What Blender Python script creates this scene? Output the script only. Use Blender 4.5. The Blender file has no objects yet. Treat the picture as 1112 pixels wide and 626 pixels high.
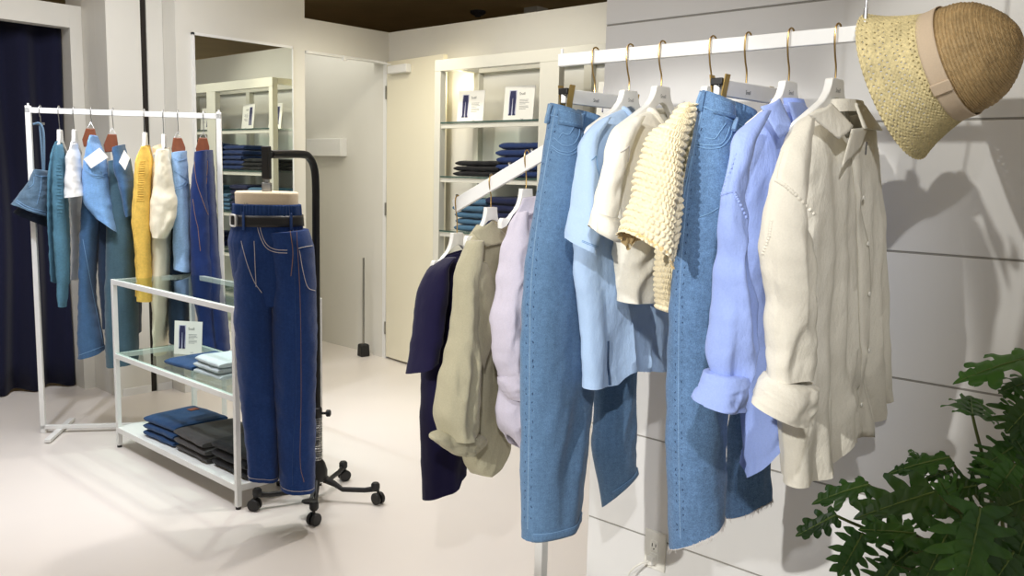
import bpy, bmesh, math, random
import numpy as np
from mathutils import Vector, Matrix
random.seed(7)
RNG = np.random.default_rng(11)
SC = bpy.context.scene
COL = SC.collection

# ------------------------------------------------------------------ camera
F_PX = 947.3
EYE = np.array([0.0, 0.0, 1.5])
def _rot(a, b, c):
    ca, sa, cb, sb, cc, s_c = math.cos(a), math.sin(a), math.cos(b), math.sin(b), math.cos(c), math.sin(c)
    return (np.array([[ca, -sa, 0], [sa, ca, 0], [0, 0, 1]]) @ np.array([[1, 0, 0], [0, cb, -sb], [0, sb, cb]])
            @ np.array([[cc, 0, s_c], [0, 1, 0], [-s_c, 0, cc]]))
MC = _rot(*[math.radians(v) for v in (-47.55, -7.47, -1.352)])      # columns: right, forward, up
def ray(u, v): return MC @ np.array([(u - 556) / F_PX, 1.0, -(v - 313) / F_PX])
def on_x(u, v, x):
    d = ray(u, v); return EYE + d * (x / d[0])
def on_y(u, v, y):
    d = ray(u, v); return EYE + d * (y / d[1])
def on_z(u, v, z):
    d = ray(u, v); return EYE + d * ((z - EYE[2]) / d[2])
def at(u, v, depth): return EYE + ray(u, v) * depth

cam_data = bpy.data.cameras.new('camera')
cam = bpy.data.objects.new('camera', cam_data)
COL.objects.link(cam)
cam_data.sensor_width = 36.0
cam_data.lens = F_PX / 1112 * 36.0
R_, F_, U_ = MC[:, 0], MC[:, 1], MC[:, 2]
cam.matrix_world = Matrix(((R_[0], U_[0], -F_[0], EYE[0]), (R_[1], U_[1], -F_[1], EYE[1]), (R_[2], U_[2], -F_[2], EYE[2]), (0, 0, 0, 1)))
cam_data.clip_start = 0.05
SC.camera = cam

# ------------------------------------------------------------------ materials
def lin(c):
    out = []
    for v in c[:3]:
        v /= 255.0
        out.append(v / 12.92 if v <= 0.04045 else ((v + 0.055) / 1.055) ** 2.4)
    return (*out, 1.0)
class N:
    """small node helper"""
    def __init__(s, name):
        s.m = bpy.data.materials.new(name); s.m.use_nodes = True
        s.t = s.m.node_tree; s.b = s.t.nodes['Principled BSDF']; s.o = s.t.nodes['Material Output']
        s.co = None
    def n(s, kind, **kw):
        x = s.t.nodes.new(kind)
        for k, v in kw.items():
            if k in x.inputs: x.inputs[k].default_value = v
            else: setattr(x, k, v)
        return x
    def l(s, a, b): s.t.links.new(a, b)
    def coord(s):
        if s.co is None: s.co = s.n('ShaderNodeTexCoord')
        return s.co.outputs['Object']
    def mapping(s, scale):
        mp = s.n('ShaderNodeMapping'); mp.inputs['Scale'].default_value = scale
        s.l(s.coord(), mp.inputs['Vector']); return mp.outputs['Vector']
    def noise(s, scale, detail=3, vec=None, rough=.55):
        x = s.n('ShaderNodeTexNoise'); x.inputs['Scale'].default_value = scale
        x.inputs['Detail'].default_value = detail; x.inputs['Roughness'].default_value = rough
        s.l(vec if vec is not None else s.coord(), x.inputs['Vector']); return x.outputs['Fac']
    def ramp(s, fac, stops):
        r = s.n('ShaderNodeValToRGB'); e = r.color_ramp.elements
        while len(e) > len(stops): e.remove(e[-1])
        while len(e) < len(stops): e.new(0.5)
        for el, (p, c) in zip(e, stops): el.position = p; el.color = c
        s.l(fac, r.inputs['Fac']); return r.outputs['Color']
    def mix(s, fac, a, b, mode='MIX'):
        x = s.n('ShaderNodeMix', data_type='RGBA', blend_type=mode)
        for sock, v in ((x.inputs[0], fac), (x.inputs[6], a), (x.inputs[7], b)):
            if isinstance(v, (int, float, tuple)): sock.default_value = v
            else: s.l(v, sock)
        return x.outputs[2]
    def bump(s, h, strength=.3, dist=.002, prev=None):
        x = s.n('ShaderNodeBump'); x.inputs['Strength'].default_value = strength; x.inputs['Distance'].default_value = dist
        s.l(h, x.inputs['Height'])
        if prev is not None: s.l(prev, x.inputs['Normal'])
        return x.outputs['Normal']
    def set(s, **kw):
        for k, v in kw.items():
            k = k.replace('_', ' ')
            if isinstance(v, (int, float, tuple)): s.b.inputs[k].default_value = v
            else: s.l(v, s.b.inputs[k])
        return s

def m_plain(name, c, rough=.5, metal=0.0, var=.04, bump=0.0, scale=30):
    s = N(name); base = lin(c)
    lo = tuple(v * (1 - var) for v in base[:3]) + (1,); hi = tuple(min(1, v * (1 + var)) for v in base[:3]) + (1,)
    nz = s.noise(scale, 3)
    s.set(Base_Color=s.ramp(nz, [(.3, lo), (.7, hi)]), Roughness=rough, Metallic=metal)
    if bump: s.set(Normal=s.bump(s.noise(scale * 6, 2), bump, .001))
    return s.m
def m_denim(name, c, fade=.35, twill=1.0, rough=.9, mott=.12):
    s = N(name); b = lin(c)
    dark = tuple(v * (1 - mott * 2.2) for v in b[:3]) + (1,); light = tuple(min(1, v * (1 + fade) + .02 * fade) for v in b[:3]) + (1,)
    big = s.noise(5, 4); streak = s.noise(1, 4, s.mapping((120, 120, 9)))
    fine = s.noise(420, 2)
    base = s.ramp(big, [(.3, dark), (.52, b), (.75, light)])
    base = s.mix(.45, base, s.ramp(streak, [(.3, dark), (.72, light)]))
    crk = s.noise(75, 5, s.mapping((1, 1, 1.6)), .7); base = s.mix(.42, base, s.ramp(crk, [(.36, dark), (.5, b), (.66, light)]))
    base = s.mix(.35, base, s.ramp(fine, [(.35, dark), (.65, light)]))
    wv = s.n('ShaderNodeTexWave', wave_type='BANDS', bands_direction='DIAGONAL'); wv.inputs['Scale'].default_value = 260; wv.inputs['Distortion'].default_value = 1.5
    s.l(s.coord(), wv.inputs['Vector'])
    nb = s.bump(wv.outputs['Fac'], .18 * twill, .0012)
    nb = s.bump(s.noise(38, 4), .35, .004, nb)
    s.set(Base_Color=base, Roughness=rough, Normal=nb)
    s.b.inputs['Sheen Weight'].default_value = .15
    s.b.inputs['Specular IOR Level'].default_value = .2
    return s.m
def m_cloth(name, c, var=.05, weave=900, wrinkle=18, wr=.35, rough=.88, sheen=.1, trans=0.0):
    s = N(name); b = lin(c)
    lo = tuple(v * (1 - var) for v in b[:3]) + (1,); hi = tuple(min(1, v * (1 + var)) for v in b[:3]) + (1,)
    s.set(Base_Color=s.ramp(s.noise(weave * .4, 2), [(.3, lo), (.7, hi)]), Roughness=rough)
    nb = s.bump(s.noise(weave, 1), .12, .0006)
    nb = s.bump(s.noise(wrinkle, 5, s.mapping((1, 1, .45)), .62), min(1, wr * 1.5), .014, nb)
    s.set(Normal=nb)
    s.b.inputs['Sheen Weight'].default_value = sheen; s.b.inputs['Specular IOR Level'].default_value = .2
    if trans:
        tr = s.n('ShaderNodeBsdfTranslucent'); tr.inputs['Color'].default_value = b
        mx = s.n('ShaderNodeMixShader'); mx.inputs['Fac'].default_value = trans
        s.l(s.b.outputs['BSDF'], mx.inputs[1]); s.l(tr.outputs['BSDF'], mx.inputs[2]); s.l(mx.outputs['Shader'], s.o.inputs['Surface'])
    return s.m
def m_knit(name, c, ribs=220, var=.12):
    s = N(name); b = lin(c)
    lo = tuple(v * (1 - var * 2) for v in b[:3]) + (1,); hi = tuple(min(1, v * (1 + var)) for v in b[:3]) + (1,)
    wv = s.n('ShaderNodeTexWave', wave_type='BANDS', bands_direction='X'); wv.inputs['Scale'].default_value = ribs * .3; wv.inputs['Distortion'].default_value = 1.0
    s.l(s.coord(), wv.inputs['Vector'])
    wz = s.n('ShaderNodeTexWave', wave_type='BANDS', bands_direction='Z'); wz.inputs['Scale'].default_value = ribs * .35; wz.inputs['Distortion'].default_value = 1.5
    s.l(s.coord(), wz.inputs['Vector'])
    f = s.mix(.5, wv.outputs['Color'], wz.outputs['Color'])
    f2 = s.n('ShaderNodeRGBToBW'); s.l(f, f2.inputs[0])
    col = s.mix(.5, s.ramp(f2.outputs[0], [(.2, lo), (.7, hi)]), s.ramp(s.noise(90, 3), [(.3, lo), (.7, hi)]))
    s.set(Base_Color=col, Roughness=.95, Normal=s.bump(f2.outputs[0], .5, .003))
    return s.m
def m_glass(name, tint=(240, 248, 245), refl=.12, rough=.02):
    s = N(name)
    tr = s.n('ShaderNodeBsdfTransparent'); tr.inputs['Color'].default_value = lin(tint)
    gl = s.n('ShaderNodeBsdfGlossy'); gl.inputs['Roughness'].default_value = rough
    fr = s.n('ShaderNodeFresnel'); fr.inputs['IOR'].default_value = 1.45; ge = s.n('ShaderNodeNewGeometry')
    inv = s.n('ShaderNodeMath', operation='SUBTRACT'); inv.inputs[0].default_value = 1.0; s.l(ge.outputs['Backfacing'], inv.inputs[1])
    ml = s.n('ShaderNodeMath', operation='MULTIPLY'); s.l(fr.outputs['Fac'], ml.inputs[0]); s.l(inv.outputs[0], ml.inputs[1])
    mx = s.n('ShaderNodeMixShader'); s.l(ml.outputs[0], mx.inputs['Fac'])
    s.l(tr.outputs['BSDF'], mx.inputs[1]); s.l(gl.outputs['BSDF'], mx.inputs[2]); s.l(mx.outputs['Shader'], s.o.inputs['Surface'])
    return s.m

M = {}
M['wall'] = m_plain('wall_paint', (226, 224, 216), .55, var=.012, scale=3)
M['panel'] = m_plain('wall_panel', (226, 225, 222), .34, var=.012, scale=3)
M['groove'] = m_plain('panel_groove', (150, 147, 140), .6)
M['floor'] = m_plain('floor_coat', (226, 219, 212), .32, var=.02, scale=1.3)
M['ceil'] = m_plain('ceiling_dark', (196, 172, 124), .9, var=.12, scale=1.2)
M['dark'] = m_plain('dark_gap', (34, 28, 22), .8)
M['door'] = m_plain('door_paint', (236, 230, 208), .45, var=.01, scale=3)
M['white'] = m_plain('white_lacquer', (238, 238, 236), .35, var=.01)
M['powder'] = m_plain('white_powder_coat', (235, 235, 232), .4, var=.015)
M['hanger'] = m_plain('hanger_white', (236, 235, 230), .4, var=.015)
M['gold'] = m_plain('brass_wire', (190, 160, 105), .3, 1.0)
M['brassclip'] = m_plain('brass_clip', (168, 142, 84), .38, .85)
M['steel'] = m_plain('steel', (170, 170, 168), .3, 1.0)
M['blackm'] = m_plain('black_metal', (22, 21, 21), .38, .3)
M['blackp'] = m_plain('black_plastic', (20, 19, 19), .5)
M['brown'] = m_plain('brown_wood', (118, 62, 32), .5, var=.15, scale=25)
M['leather'] = m_plain('brown_leather', (142, 74, 52), .55, var=.1, scale=60)
M['blackleather'] = m_plain('black_leather', (20, 18, 20), .45, bump=.1)
M['card'] = m_plain('card_white', (240, 238, 230), .6, var=.01)
M['print'] = m_plain('print_navy', (40, 42, 82), .7, var=.1)
M['ink'] = m_plain('print_grey', (120, 120, 122), .7)
M['inkd'] = m_plain('print_dark', (60, 60, 64), .7)
M['curtain'] = m_cloth('curtain_navy', (22, 24, 48), .1, 500, 8, .2)
M['linenform'] = m_cloth('form_linen', (232, 214, 186), .06, 700, 10, .1)
M['glass'] = m_glass('clear_glass')
M['glassedge'] = m_plain('glass_edge', (70, 92, 86), .15)
s = N('mirror_silver'); s.set(Base_Color=(.86, .9, .85, 1), Metallic=1.0, Roughness=.015); M['mirror'] = s.m
M['plastic'] = m_plain('ivory_plastic', (236, 234, 224), .4, var=.01)
M['thread'] = m_plain('pale_thread', (206, 200, 196), .8)
M['threadb'] = m_plain('blue_thread', (120, 158, 196), .8)
M['threado'] = m_plain('ochre_thread', (150, 118, 84), .8)

# ------------------------------------------------------------------ noise
_perm = RNG.permutation(256); _perm = np.concatenate([_perm, _perm, _perm])
_g = RNG.normal(size=(256, 3)); _g /= np.linalg.norm(_g, axis=1)[:, None]
def pn(x, y, z=0.0):
    x, y, z = np.broadcast_arrays(np.asarray(x, float), np.asarray(y, float), np.asarray(z, float))
    xi, yi, zi = np.floor(x).astype(int), np.floor(y).astype(int), np.floor(z).astype(int)
    xf, yf, zf = x - xi, y - yi, z - zi
    fd = lambda t: t * t * t * (t * (t * 6 - 15) + 10)
    ux, uy, uz = fd(xf), fd(yf), fd(zf)
    r = 0
    for dx in (0, 1):
        for dy in (0, 1):
            for dz in (0, 1):
                h = _perm[(_perm[(_perm[(xi + dx) & 255] + yi + dy) & 255] + zi + dz) & 255]
                g = _g[h]
                d = g[..., 0] * (xf - dx) + g[..., 1] * (yf - dy) + g[..., 2] * (zf - dz)
                r = r + d * (ux if dx else 1 - ux) * (uy if dy else 1 - uy) * (uz if dz else 1 - uz)
    return r * 1.6

# ------------------------------------------------------------------ mesh builder
class MB:
    def __init__(s): s.v = []; s.f = []; s.mi = []; s.cur = 0
    def add(s, vs, fs):
        o = len(s.v); s.v += [tuple(map(float, p)) for p in vs]
        s.f += [tuple(i + o for i in f) for f in fs]; s.mi += [s.cur] * len(fs); return s
    def box(s, x0, x1, y0, y1, z0, z1):
        return s.add([(x0, y0, z0), (x1, y0, z0), (x1, y1, z0), (x0, y1, z0), (x0, y0, z1), (x1, y0, z1), (x1, y1, z1), (x0, y1, z1)],
                     [(0, 3, 2, 1), (4, 5, 6, 7), (0, 1, 5, 4), (1, 2, 6, 5), (2, 3, 7, 6), (3, 0, 4, 7)])
    def obox(s, c, ax, ay, az, hx, hy, hz):
        c, ax, ay, az = map(np.array, (c, ax, ay, az))
        P = [c + ax * hx * i + ay * hy * j + az * hz * k for k in (-1, 1) for (i, j) in ((-1, -1), (1, -1), (1, 1), (-1, 1))]
        return s.add(P, [(0, 3, 2, 1), (4, 5, 6, 7), (0, 1, 5, 4), (1, 2, 6, 5), (2, 3, 7, 6), (3, 0, 4, 7)])
    def beam(s, p, q, w, h=None, up=(0, 0, 1)):
        p, q = np.array(p, float), np.array(q, float); d = q - p; L = np.linalg.norm(d); d /= L
        u = np.array(up, float); sd = np.cross(d, u)
        if np.linalg.norm(sd) < 1e-4: sd = np.cross(d, np.array([1.0, 0, 0]))
        sd /= np.linalg.norm(sd); u = np.cross(sd, d)
        return s.obox((p + q) / 2, d, sd, u, L / 2, w / 2, (h or w) / 2)
    def tube(s, pts, r, n=8, cap=True, closed=False):
        pts = [np.array(p, float) for p in pts]; m = len(pts)
        rs = r if hasattr(r, '__len__') else [r] * m
        prev = None; rings = []
        for i, p in enumerate(pts):
            if closed: t = pts[(i + 1) % m] - pts[i - 1]
            else: t = pts[min(i + 1, m - 1)] - pts[max(i - 1, 0)]
            t = t / (np.linalg.norm(t) + 1e-12)
            if prev is None:
                a = np.array([0, 0, 1.0]) if abs(t[2]) < .9 else np.array([1.0, 0, 0])
                u = np.cross(t, a)
            else: u = prev - t * (prev @ t)
            u /= np.linalg.norm(u) + 1e-12; prev = u; w = np.cross(t, u)
            rings.append([p + rs[i] * (math.cos(2 * math.pi * k / n) * u + math.sin(2 * math.pi * k / n) * w) for k in range(n)])
        vs = [q for rg in rings for q in rg]; fs = []
        for i in range(m if closed else m - 1):
            j = (i + 1) % m
            for k in range(n):
                k2 = (k + 1) % n; fs.append((i * n + k, i * n + k2, j * n + k2, j * n + k))
        if cap and not closed: fs += [tuple(range(n - 1, -1, -1)), tuple((m - 1) * n + k for k in range(n))]
        return s.add(vs, fs)
    def lathe(s, c, axis, prof, n=32, e1=None):
        """prof: (radius, height along axis)"""
        c, A = np.array(c, float), np.array(axis, float); A /= np.linalg.norm(A)
        if e1 is None: e1 = np.cross(A, (0.3, 0.9, 0.31))
        e1 = np.array(e1, float); e1 -= A * (e1 @ A); e1 /= np.linalg.norm(e1); e2 = np.cross(A, e1)
        vs = []; fs = []
        for r, h in prof:
            for k in range(n):
                a = 2 * math.pi * k / n; vs.append(c + A * h + r * (math.cos(a) * e1 + math.sin(a) * e2))
        for i in range(len(prof) - 1):
            for k in range(n):
                k2 = (k + 1) % n; fs.append((i * n + k, i * n + k2, (i + 1) * n + k2, (i + 1) * n + k))
        fs += [tuple(range(n - 1, -1, -1)), tuple((len(prof) - 1) * n + k for k in range(n))]
        return s.add(vs, fs)
    def grid(s, P, wrap=False):
        nr, nc = P.shape[:2]; fs = []
        for i in range(nr - 1):
            for j in range(nc if wrap else nc - 1):
                j2 = (j + 1) % nc; fs.append((i * nc + j, i * nc + j2, (i + 1) * nc + j2, (i + 1) * nc + j))
        return s.add(P.reshape(-1, 3), fs)
    def plate(s, pts, nrm, th):
        """polygon extruded along nrm by th (both sides th/2)"""
        nrm = np.array(nrm, float); nrm /= np.linalg.norm(nrm); pts = [np.array(p, float) for p in pts]; k = len(pts)
        vs = [p + nrm * th / 2 for p in pts] + [p - nrm * th / 2 for p in pts]
        fs = [tuple(range(k)), tuple(range(2 * k - 1, k - 1, -1))] + [(i, i + k, (i + 1) % k + k, (i + 1) % k) for i in range(k)]
        return s.add(vs, fs)
    def build(s, name, mats, parent=None, smooth=True, bevel=0.0, angle=40, solid=0.0, segs=2, subdiv=0):
        mats = mats if isinstance(mats, (list, tuple)) else [mats]
        org = np.array(parent['_o']) if parent is not None else np.zeros(3)
        me = bpy.data.meshes.new(name)
        me.from_pydata([tuple(np.array(p) - org) for p in s.v], [], s.f)
        for m_ in mats: me.materials.append(m_)
        if len(mats) > 1: me.polygons.foreach_set('material_index', s.mi)
        bm = bmesh.new(); bm.from_mesh(me)
        bmesh.ops.recalc_face_normals(bm, faces=bm.faces); bm.to_mesh(me); bm.free()
        if smooth:
            me.polygons.foreach_set('use_smooth', [True] * len(me.polygons))
            me.set_sharp_from_angle(angle=math.radians(angle))
        o = bpy.data.objects.new(name, me); COL.objects.link(o)
        if parent is not None: o.parent = parent
        o['_o'] = [0.0, 0.0, 0.0] if parent is None else list(map(float, org))
        if solid:
            md = o.modifiers.new('solid', 'SOLIDIFY'); md.thickness = solid; md.offset = 0
        if bevel:
            md = o.modifiers.new('bevel', 'BEVEL'); md.width = bevel; md.segments = segs; md.limit_method = 'ANGLE'; md.angle_limit = math.radians(38)
        if subdiv:
            md = o.modifiers.new('sub', 'SUBSURF'); md.levels = subdiv; md.render_levels = subdiv
        return o

def thing(name, label, cat, base, group=None):
    o = bpy.data.objects.new(name, None); COL.objects.link(o)
    o.location = tuple(map(float, base)); o['_o'] = list(map(float, base)); o.empty_display_size = .05
    o['label'] = label; o['category'] = cat
    if group: o['group'] = group
    return o
def tag(o, label, cat, group=None):
    o['label'] = label; o['category'] = cat
    if group: o['group'] = group
    return o
def struct(o): o['kind'] = 'structure'; return o
def smoothpath(pts, n=12):
    """Catmull-Rom through points"""
    P = [np.array(p, float) for p in pts]; P = [2 * P[0] - P[1]] + P + [2 * P[-1] - P[-2]]; out = []
    for i in range(1, len(P) - 2):
        for k in range(n):
            t = k / n; a, b, c, d = P[i - 1], P[i], P[i + 1], P[i + 2]
            out.append(.5 * ((2 * b) + (c - a) * t + (2 * a - 5 * b + 4 * c - d) * t * t + (3 * b - a - 3 * c + d) * t ** 3))
    out.append(P[-2]); return out

def text_mb(txt, origin, xdir, zdir, size, depth=.0006):
    """printed lettering as a thin raised mesh, laid on a plane with given directions"""
    cu = bpy.data.curves.new('lettering', 'FONT'); cu.body = txt; cu.size = size; cu.extrude = 0; cu.resolution_u = 2
    to = bpy.data.objects.new('lettering', cu); COL.objects.link(to)
    dg = bpy.context.evaluated_depsgraph_get(); me = bpy.data.meshes.new_from_object(to.evaluated_get(dg))
    x, z = np.array(xdir, float), np.array(zdir, float); n = np.cross(x, z); o = np.array(origin, float)
    vs = [o + x * v.co.x + z * v.co.y + n * depth for v in me.vertices]; fs = [tuple(p.vertices) for p in me.polygons]
    bpy.data.objects.remove(to); bpy.data.curves.remove(cu); bpy.data.meshes.remove(me)
    return MB().add(vs, fs)

# ------------------------------------------------------------------ cloth lofts
class Frame:
    def __init__(s, hx, hy, phi):
        p = math.radians(phi); s.h = np.array([hx, hy, 0.0])
        s.a = np.array([math.cos(p), math.sin(p), 0.0]); s.n = np.array([math.sin(p), -math.cos(p), 0.0])
    def px(s, u, v, off=0.0):
        d = ray(u, v); q = s.h + s.n * off
        return EYE + d * ((s.n @ (q - EYE)) / (s.n @ d))
    def loc(s, sx, z, off=0.0): return s.h + s.a * sx + s.n * off + np.array([0, 0, z])

def _spline(keys, n):
    keys = np.array(keys, float); m = len(keys)
    seg = np.hypot(*(np.diff(.5 * (keys[:, :2] + keys[:, 2:4]), axis=0).T)); tt = np.concatenate([[0], np.cumsum(seg)]); tt /= tt[-1]
    t = np.linspace(0, 1, n); out = np.zeros((n, keys.shape[1]))
    # monotone-ish cubic hermite
    d = np.diff(keys, axis=0) / np.diff(tt)[:, None]; mt = np.zeros_like(keys)
    mt[0], mt[-1] = d[0], d[-1]
    for i in range(1, m - 1):
        h0, h1 = tt[i] - tt[i - 1], tt[i + 1] - tt[i]
        mt[i] = (d[i - 1] * h1 + d[i] * h0) / (h0 + h1)
    for k, x in enumerate(t):
        i = min(max(np.searchsorted(tt, x, side='right') - 1, 0), m - 2); h = tt[i + 1] - tt[i]; q = (x - tt[i]) / h
        out[k] = ((2 * q ** 3 - 3 * q * q + 1) * keys[i] + (q ** 3 - 2 * q * q + q) * h * mt[i]
                  + (-2 * q ** 3 + 3 * q * q) * keys[i + 1] + (q ** 3 - q * q) * h * mt[i + 1])
    return out

class Loft:
    """closed cloth tube through rows (uL, vL, uR, vR, half-thickness)"""
    def __init__(s, fr, rows, n0=0.0, nr=64, nc=72, e=.8, fold=.008, ffreq=14, grow=1.0, wr=.003, wfreq=22, seed=0, hem=None, edge=.03,
                 open_top=False, open_bot=True, back=1.0, pattern=None, dmin=0.0, neck=None):
        s.fr = fr; K = _spline(rows, nr); t = np.linspace(0, 1, nr)
        th = 2 * math.pi * np.arange(nc) / nc
        cx = np.sign(np.cos(th)) * np.abs(np.cos(th)) ** e; sy = np.sign(np.sin(th)) * np.abs(np.sin(th)) ** e
        P = np.zeros((nr, nc, 3)); s.Nn = np.zeros((nr, nc, 3))
        for i in range(nr):
            uL, vL, uR, vR = K[i, :4]
            c = fr.px((uL + uR) / 2, (vL + vR) / 2, n0); vd = c - EYE; vd[2] = 0; vd /= np.linalg.norm(vd)
            sa = abs(vd @ fr.n); ca = math.sqrt(max(1e-6, 1 - sa * sa)); rv = np.array([vd[1], -vd[0], 0.0]); D0 = (c - EYE) @ F_
            ext = abs(uR - uL) / 2 * D0 / F_PX
            d = max(K[i, 4], dmin); d = min(d, .86 * ext / ca) if d < .09 else min(d, .95 * ext / ca)
            w = math.sqrt(max((.3 * ext) ** 2, ext * ext - (d * ca) ** 2)) / sa
            for _ in range(6):
                th0 = math.atan2((fr.n @ rv) * d, (fr.a @ rv) * w); dp = fr.a * w * math.cos(th0) + fr.n * d * math.sin(th0)
                if dp @ rv < 0: dp = -dp
                def uof(q):
                    q = MC.T @ (q - EYE); return 556 + F_PX * q[0] / q[1]
                gl, gr = uof(c - dp), uof(c + dp)
                g1 = (uof(c + fr.a * .01) - uof(c)) / .01
                c = c + fr.a * (((uL + uR) - (gl + gr)) / 2 / g1); w = max(w * min(1.6, max(.6, 1 + ((uR - uL) - (gr - gl)) / (uR - uL) * (1 if w * sa > .4 * ext else .6))), .3 * ext / sa, .008)
            def zof(q, u, v):
                r_ = ray(u, v); return EYE[2] + r_[2] * ((q - EYE)[:2] @ vd[:2]) / (r_[:2] @ vd[:2])
            zl, zr = zof(c - dp, uL, vL), zof(c + dp, uR, vR); c[2] = (zl + zr) / 2; hz = (zr - zl) / 2
            ext = abs(dp @ rv) + 1e-9
            hv = fr.a * w * (1 + edge * pn(t[i] * 7, seed * 3.1 + .5))
            w = np.linalg.norm(hv)
            front = sy > 0
            xs = cx * w
            g = (t[i] ** grow)
            f = fold * g * np.where(front, pn(xs * ffreq * 2.2 + pn(t[i] * 2.3, seed + 9.7) * .8, t[i] * 1.3, seed * 1.7 + .3), pn(xs * ffreq * 2.2, t[i] * 1.3, seed * 1.7 + 40.3)) * np.abs(sy)
            f = f + fold * .9 * g * (.3 - 1.5 * np.abs(pn(xs * ffreq * 1.25 + pn(t[i] * 3.1, seed + 4.4) * .9 + t[i] * .5, t[i] * 1.7, seed * 2.9 + 11 + 20 * front))) * np.abs(sy)
            zz = c[2]
            wn = wr * 1.2 * (pn(xs * wfreq + zz * wfreq * .6, zz * wfreq * .8, seed * 2.3 + 7 + front * 3.0) + .5 * pn(xs * wfreq * 2.4 - zz * 11, zz * wfreq * 1.7, seed + 3))
            dep = np.where(front, d, d * back)
            nn = fr.a[None, :] * (cx * d)[:, None] + fr.n[None, :] * (sy * w)[:, None]; nn /= np.linalg.norm(nn, axis=1)[:, None] + 1e-9
            pj = np.clip(((hv @ rv) * cx + (fr.n @ rv) * sy * dep) / ext, -1.1, 1.1)
            P[i] = c + hv[None, :] * cx[:, None] + np.array([0, 0, 1.0])[None, :] * (pj * hz)[:, None] + fr.n[None, :] * (sy * dep)[:, None] + fr.n[None, :] * (f * np.where(front, 1, -1) * 2)[:, None] + nn * wn[:, None]
            if pattern is not None: P[i] += nn * pattern(xs, zz, th, t[i])[:, None]
            s.Nn[i] = nn
        if neck is not None:
            fd = np.clip(1 - t / neck[2], 0, 1) ** 1.6; prof = np.clip(1 - cx * cx, 0, 1) ** 1.2
            P[:, :, 2] -= fd[:, None] * (prof * np.where(sy > 0, neck[0], neck[1]))[None, :]
        if hem is not None:
            hx, hz = zip(*hem); dz = np.interp(cx, hx, hz)
            P[:, :, 2] += (np.clip((t - .55) / .45, 0, 1) ** 1.3)[:, None] * dz[None, :]
        s.P, s.nr, s.nc, s.t = P, nr, nc, t
        s.open_top, s.open_bot = open_top, open_bot
    def mb(s):
        P = s.P; nr, nc = s.nr, s.nc
        rings = []
        def inner(i, sc, step):
            c = P[i].mean(axis=0); r = c + (P[i] - c) * sc; r[:, 2] += step; return r
        H = P[0, :, 2].mean() - P[-1, :, 2].mean(); q = min(1, H / .25)
        pre = [inner(0, .0, -.10 * q), inner(0, .90, -.05 * q), inner(0, .95, -.003)] if s.open_top else [inner(0, .02, .0), inner(0, .7, .002)]
        post = [inner(-1, .965, .002), inner(int(nr * .93), .9, 0), inner(int(nr * .72), .72, 0), inner(int(nr * .7), .02, 0)] if s.open_bot else [inner(-1, .8, -.002), inner(-1, .02, -.002)]
        G = np.concatenate([np.array(pre), P, np.array(post)], axis=0)
        m = MB().grid(G, wrap=True)
        if s.open_bot: k = (len(post)) * nc; m.mi[-k:] = [1] * k
        return m
    def pt(s, t, x, off=.001, front=True):
        th = math.acos(max(-1, min(1, x))); th = th if front else 2 * math.pi - th
        fi = min(max(t, 0), 1) * (s.nr - 1); fj = th / (2 * math.pi) * s.nc
        i = min(int(fi), s.nr - 2); j = int(fj) % s.nc; j2 = (j + 1) % s.nc; a, b = fi - i, fj - int(fj)
        lerp = lambda G: G[i, j] * (1 - a) * (1 - b) + G[i + 1, j] * a * (1 - b) + G[i, j2] * (1 - a) * b + G[i + 1, j2] * a * b
        return lerp(s.P) + lerp(s.Nn) * off
    def line(s, keys, n=30, off=.0012, front=True):
        keys = np.array(keys, float); tt = np.linspace(0, len(keys) - 1, n)
        return [s.pt(np.interp(q, range(len(keys)), keys[:, 0]), np.interp(q, range(len(keys)), keys[:, 1]), off, front) for q in tt]
    def strip(s, keys, width, n=60, off=.0015, bump=0.0, bf=60, front=True, th=.002):
        """narrow raised ribbon on the surface following (t, x) keys; width in x units"""
        keys = np.array(keys, float); rows = []
        for q in np.linspace(0, len(keys) - 1, n):
            t = np.interp(q, range(len(keys)), keys[:, 0]); x = np.interp(q, range(len(keys)), keys[:, 1])
            bo = bump * math.sin(bf * q)
            rows.append([s.pt(t, x + width * k / 4, off * (0.2 if abs(k) == 2 else 1) + bo * (1 if abs(k) < 2 else .3), front) for k in (-2, -1, 0, 1, 2)])
        return MB().grid(np.array(rows))

def patch4(fr, q, n=8, bulge=.004, th=.0025):
    """curved cloth quad from four (u, v, offset) corners"""
    A, B, C, D = [fr.px(*p) for p in q]
    G = np.zeros((n, n, 3))
    for i in range(n):
        for j in range(n):
            a, b = i / (n - 1), j / (n - 1)
            G[i, j] = (A * (1 - b) + B * b) * (1 - a) + (D * (1 - b) + C * b) * a + fr.n * bulge * 4 * (b * (1 - b)) ** 1 * (1 if th else 1) * (1 - .5 * a)
    return MB().grid(G)

from mathutils.bvhtree import BVHTree
class Drape:
    """lay seams and strips onto finished cloth surfaces"""
    def __init__(s, mbs):
        v, f = [], []
        for m_ in mbs:
            o = len(v); v += m_.v; f += [tuple(i + o for i in q) for q in m_.f]
        s.t = BVHTree.FromPolygons([Vector(q) for q in v], f)
    def p(s, u, v, off=.001):
        d = ray(u, v); d = d / np.linalg.norm(d); h = s.t.ray_cast(Vector(EYE), Vector(d))
        if h[0] is None: return None
        n = np.array(h[1]); n = n if n @ d < 0 else -n
        return np.array(h[0]) + n * off
    def line(s, pts, n=10, off=.001):
        q = smoothpath([np.array([a, b, 0.0]) for a, b in pts], n); r = [s.p(a[0], a[1], off) for a in q]
        return [x for x in r if x is not None]
def draped(parent, dr, pts, mat, r=.0009, n=10, off=.0008, name='stitching'):
    L = dr.line(pts, n, off)
    if len(L) < 2: return None
    b = MB(); b.tube(L, r, 5); return b.build(name, mat, parent)
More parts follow.
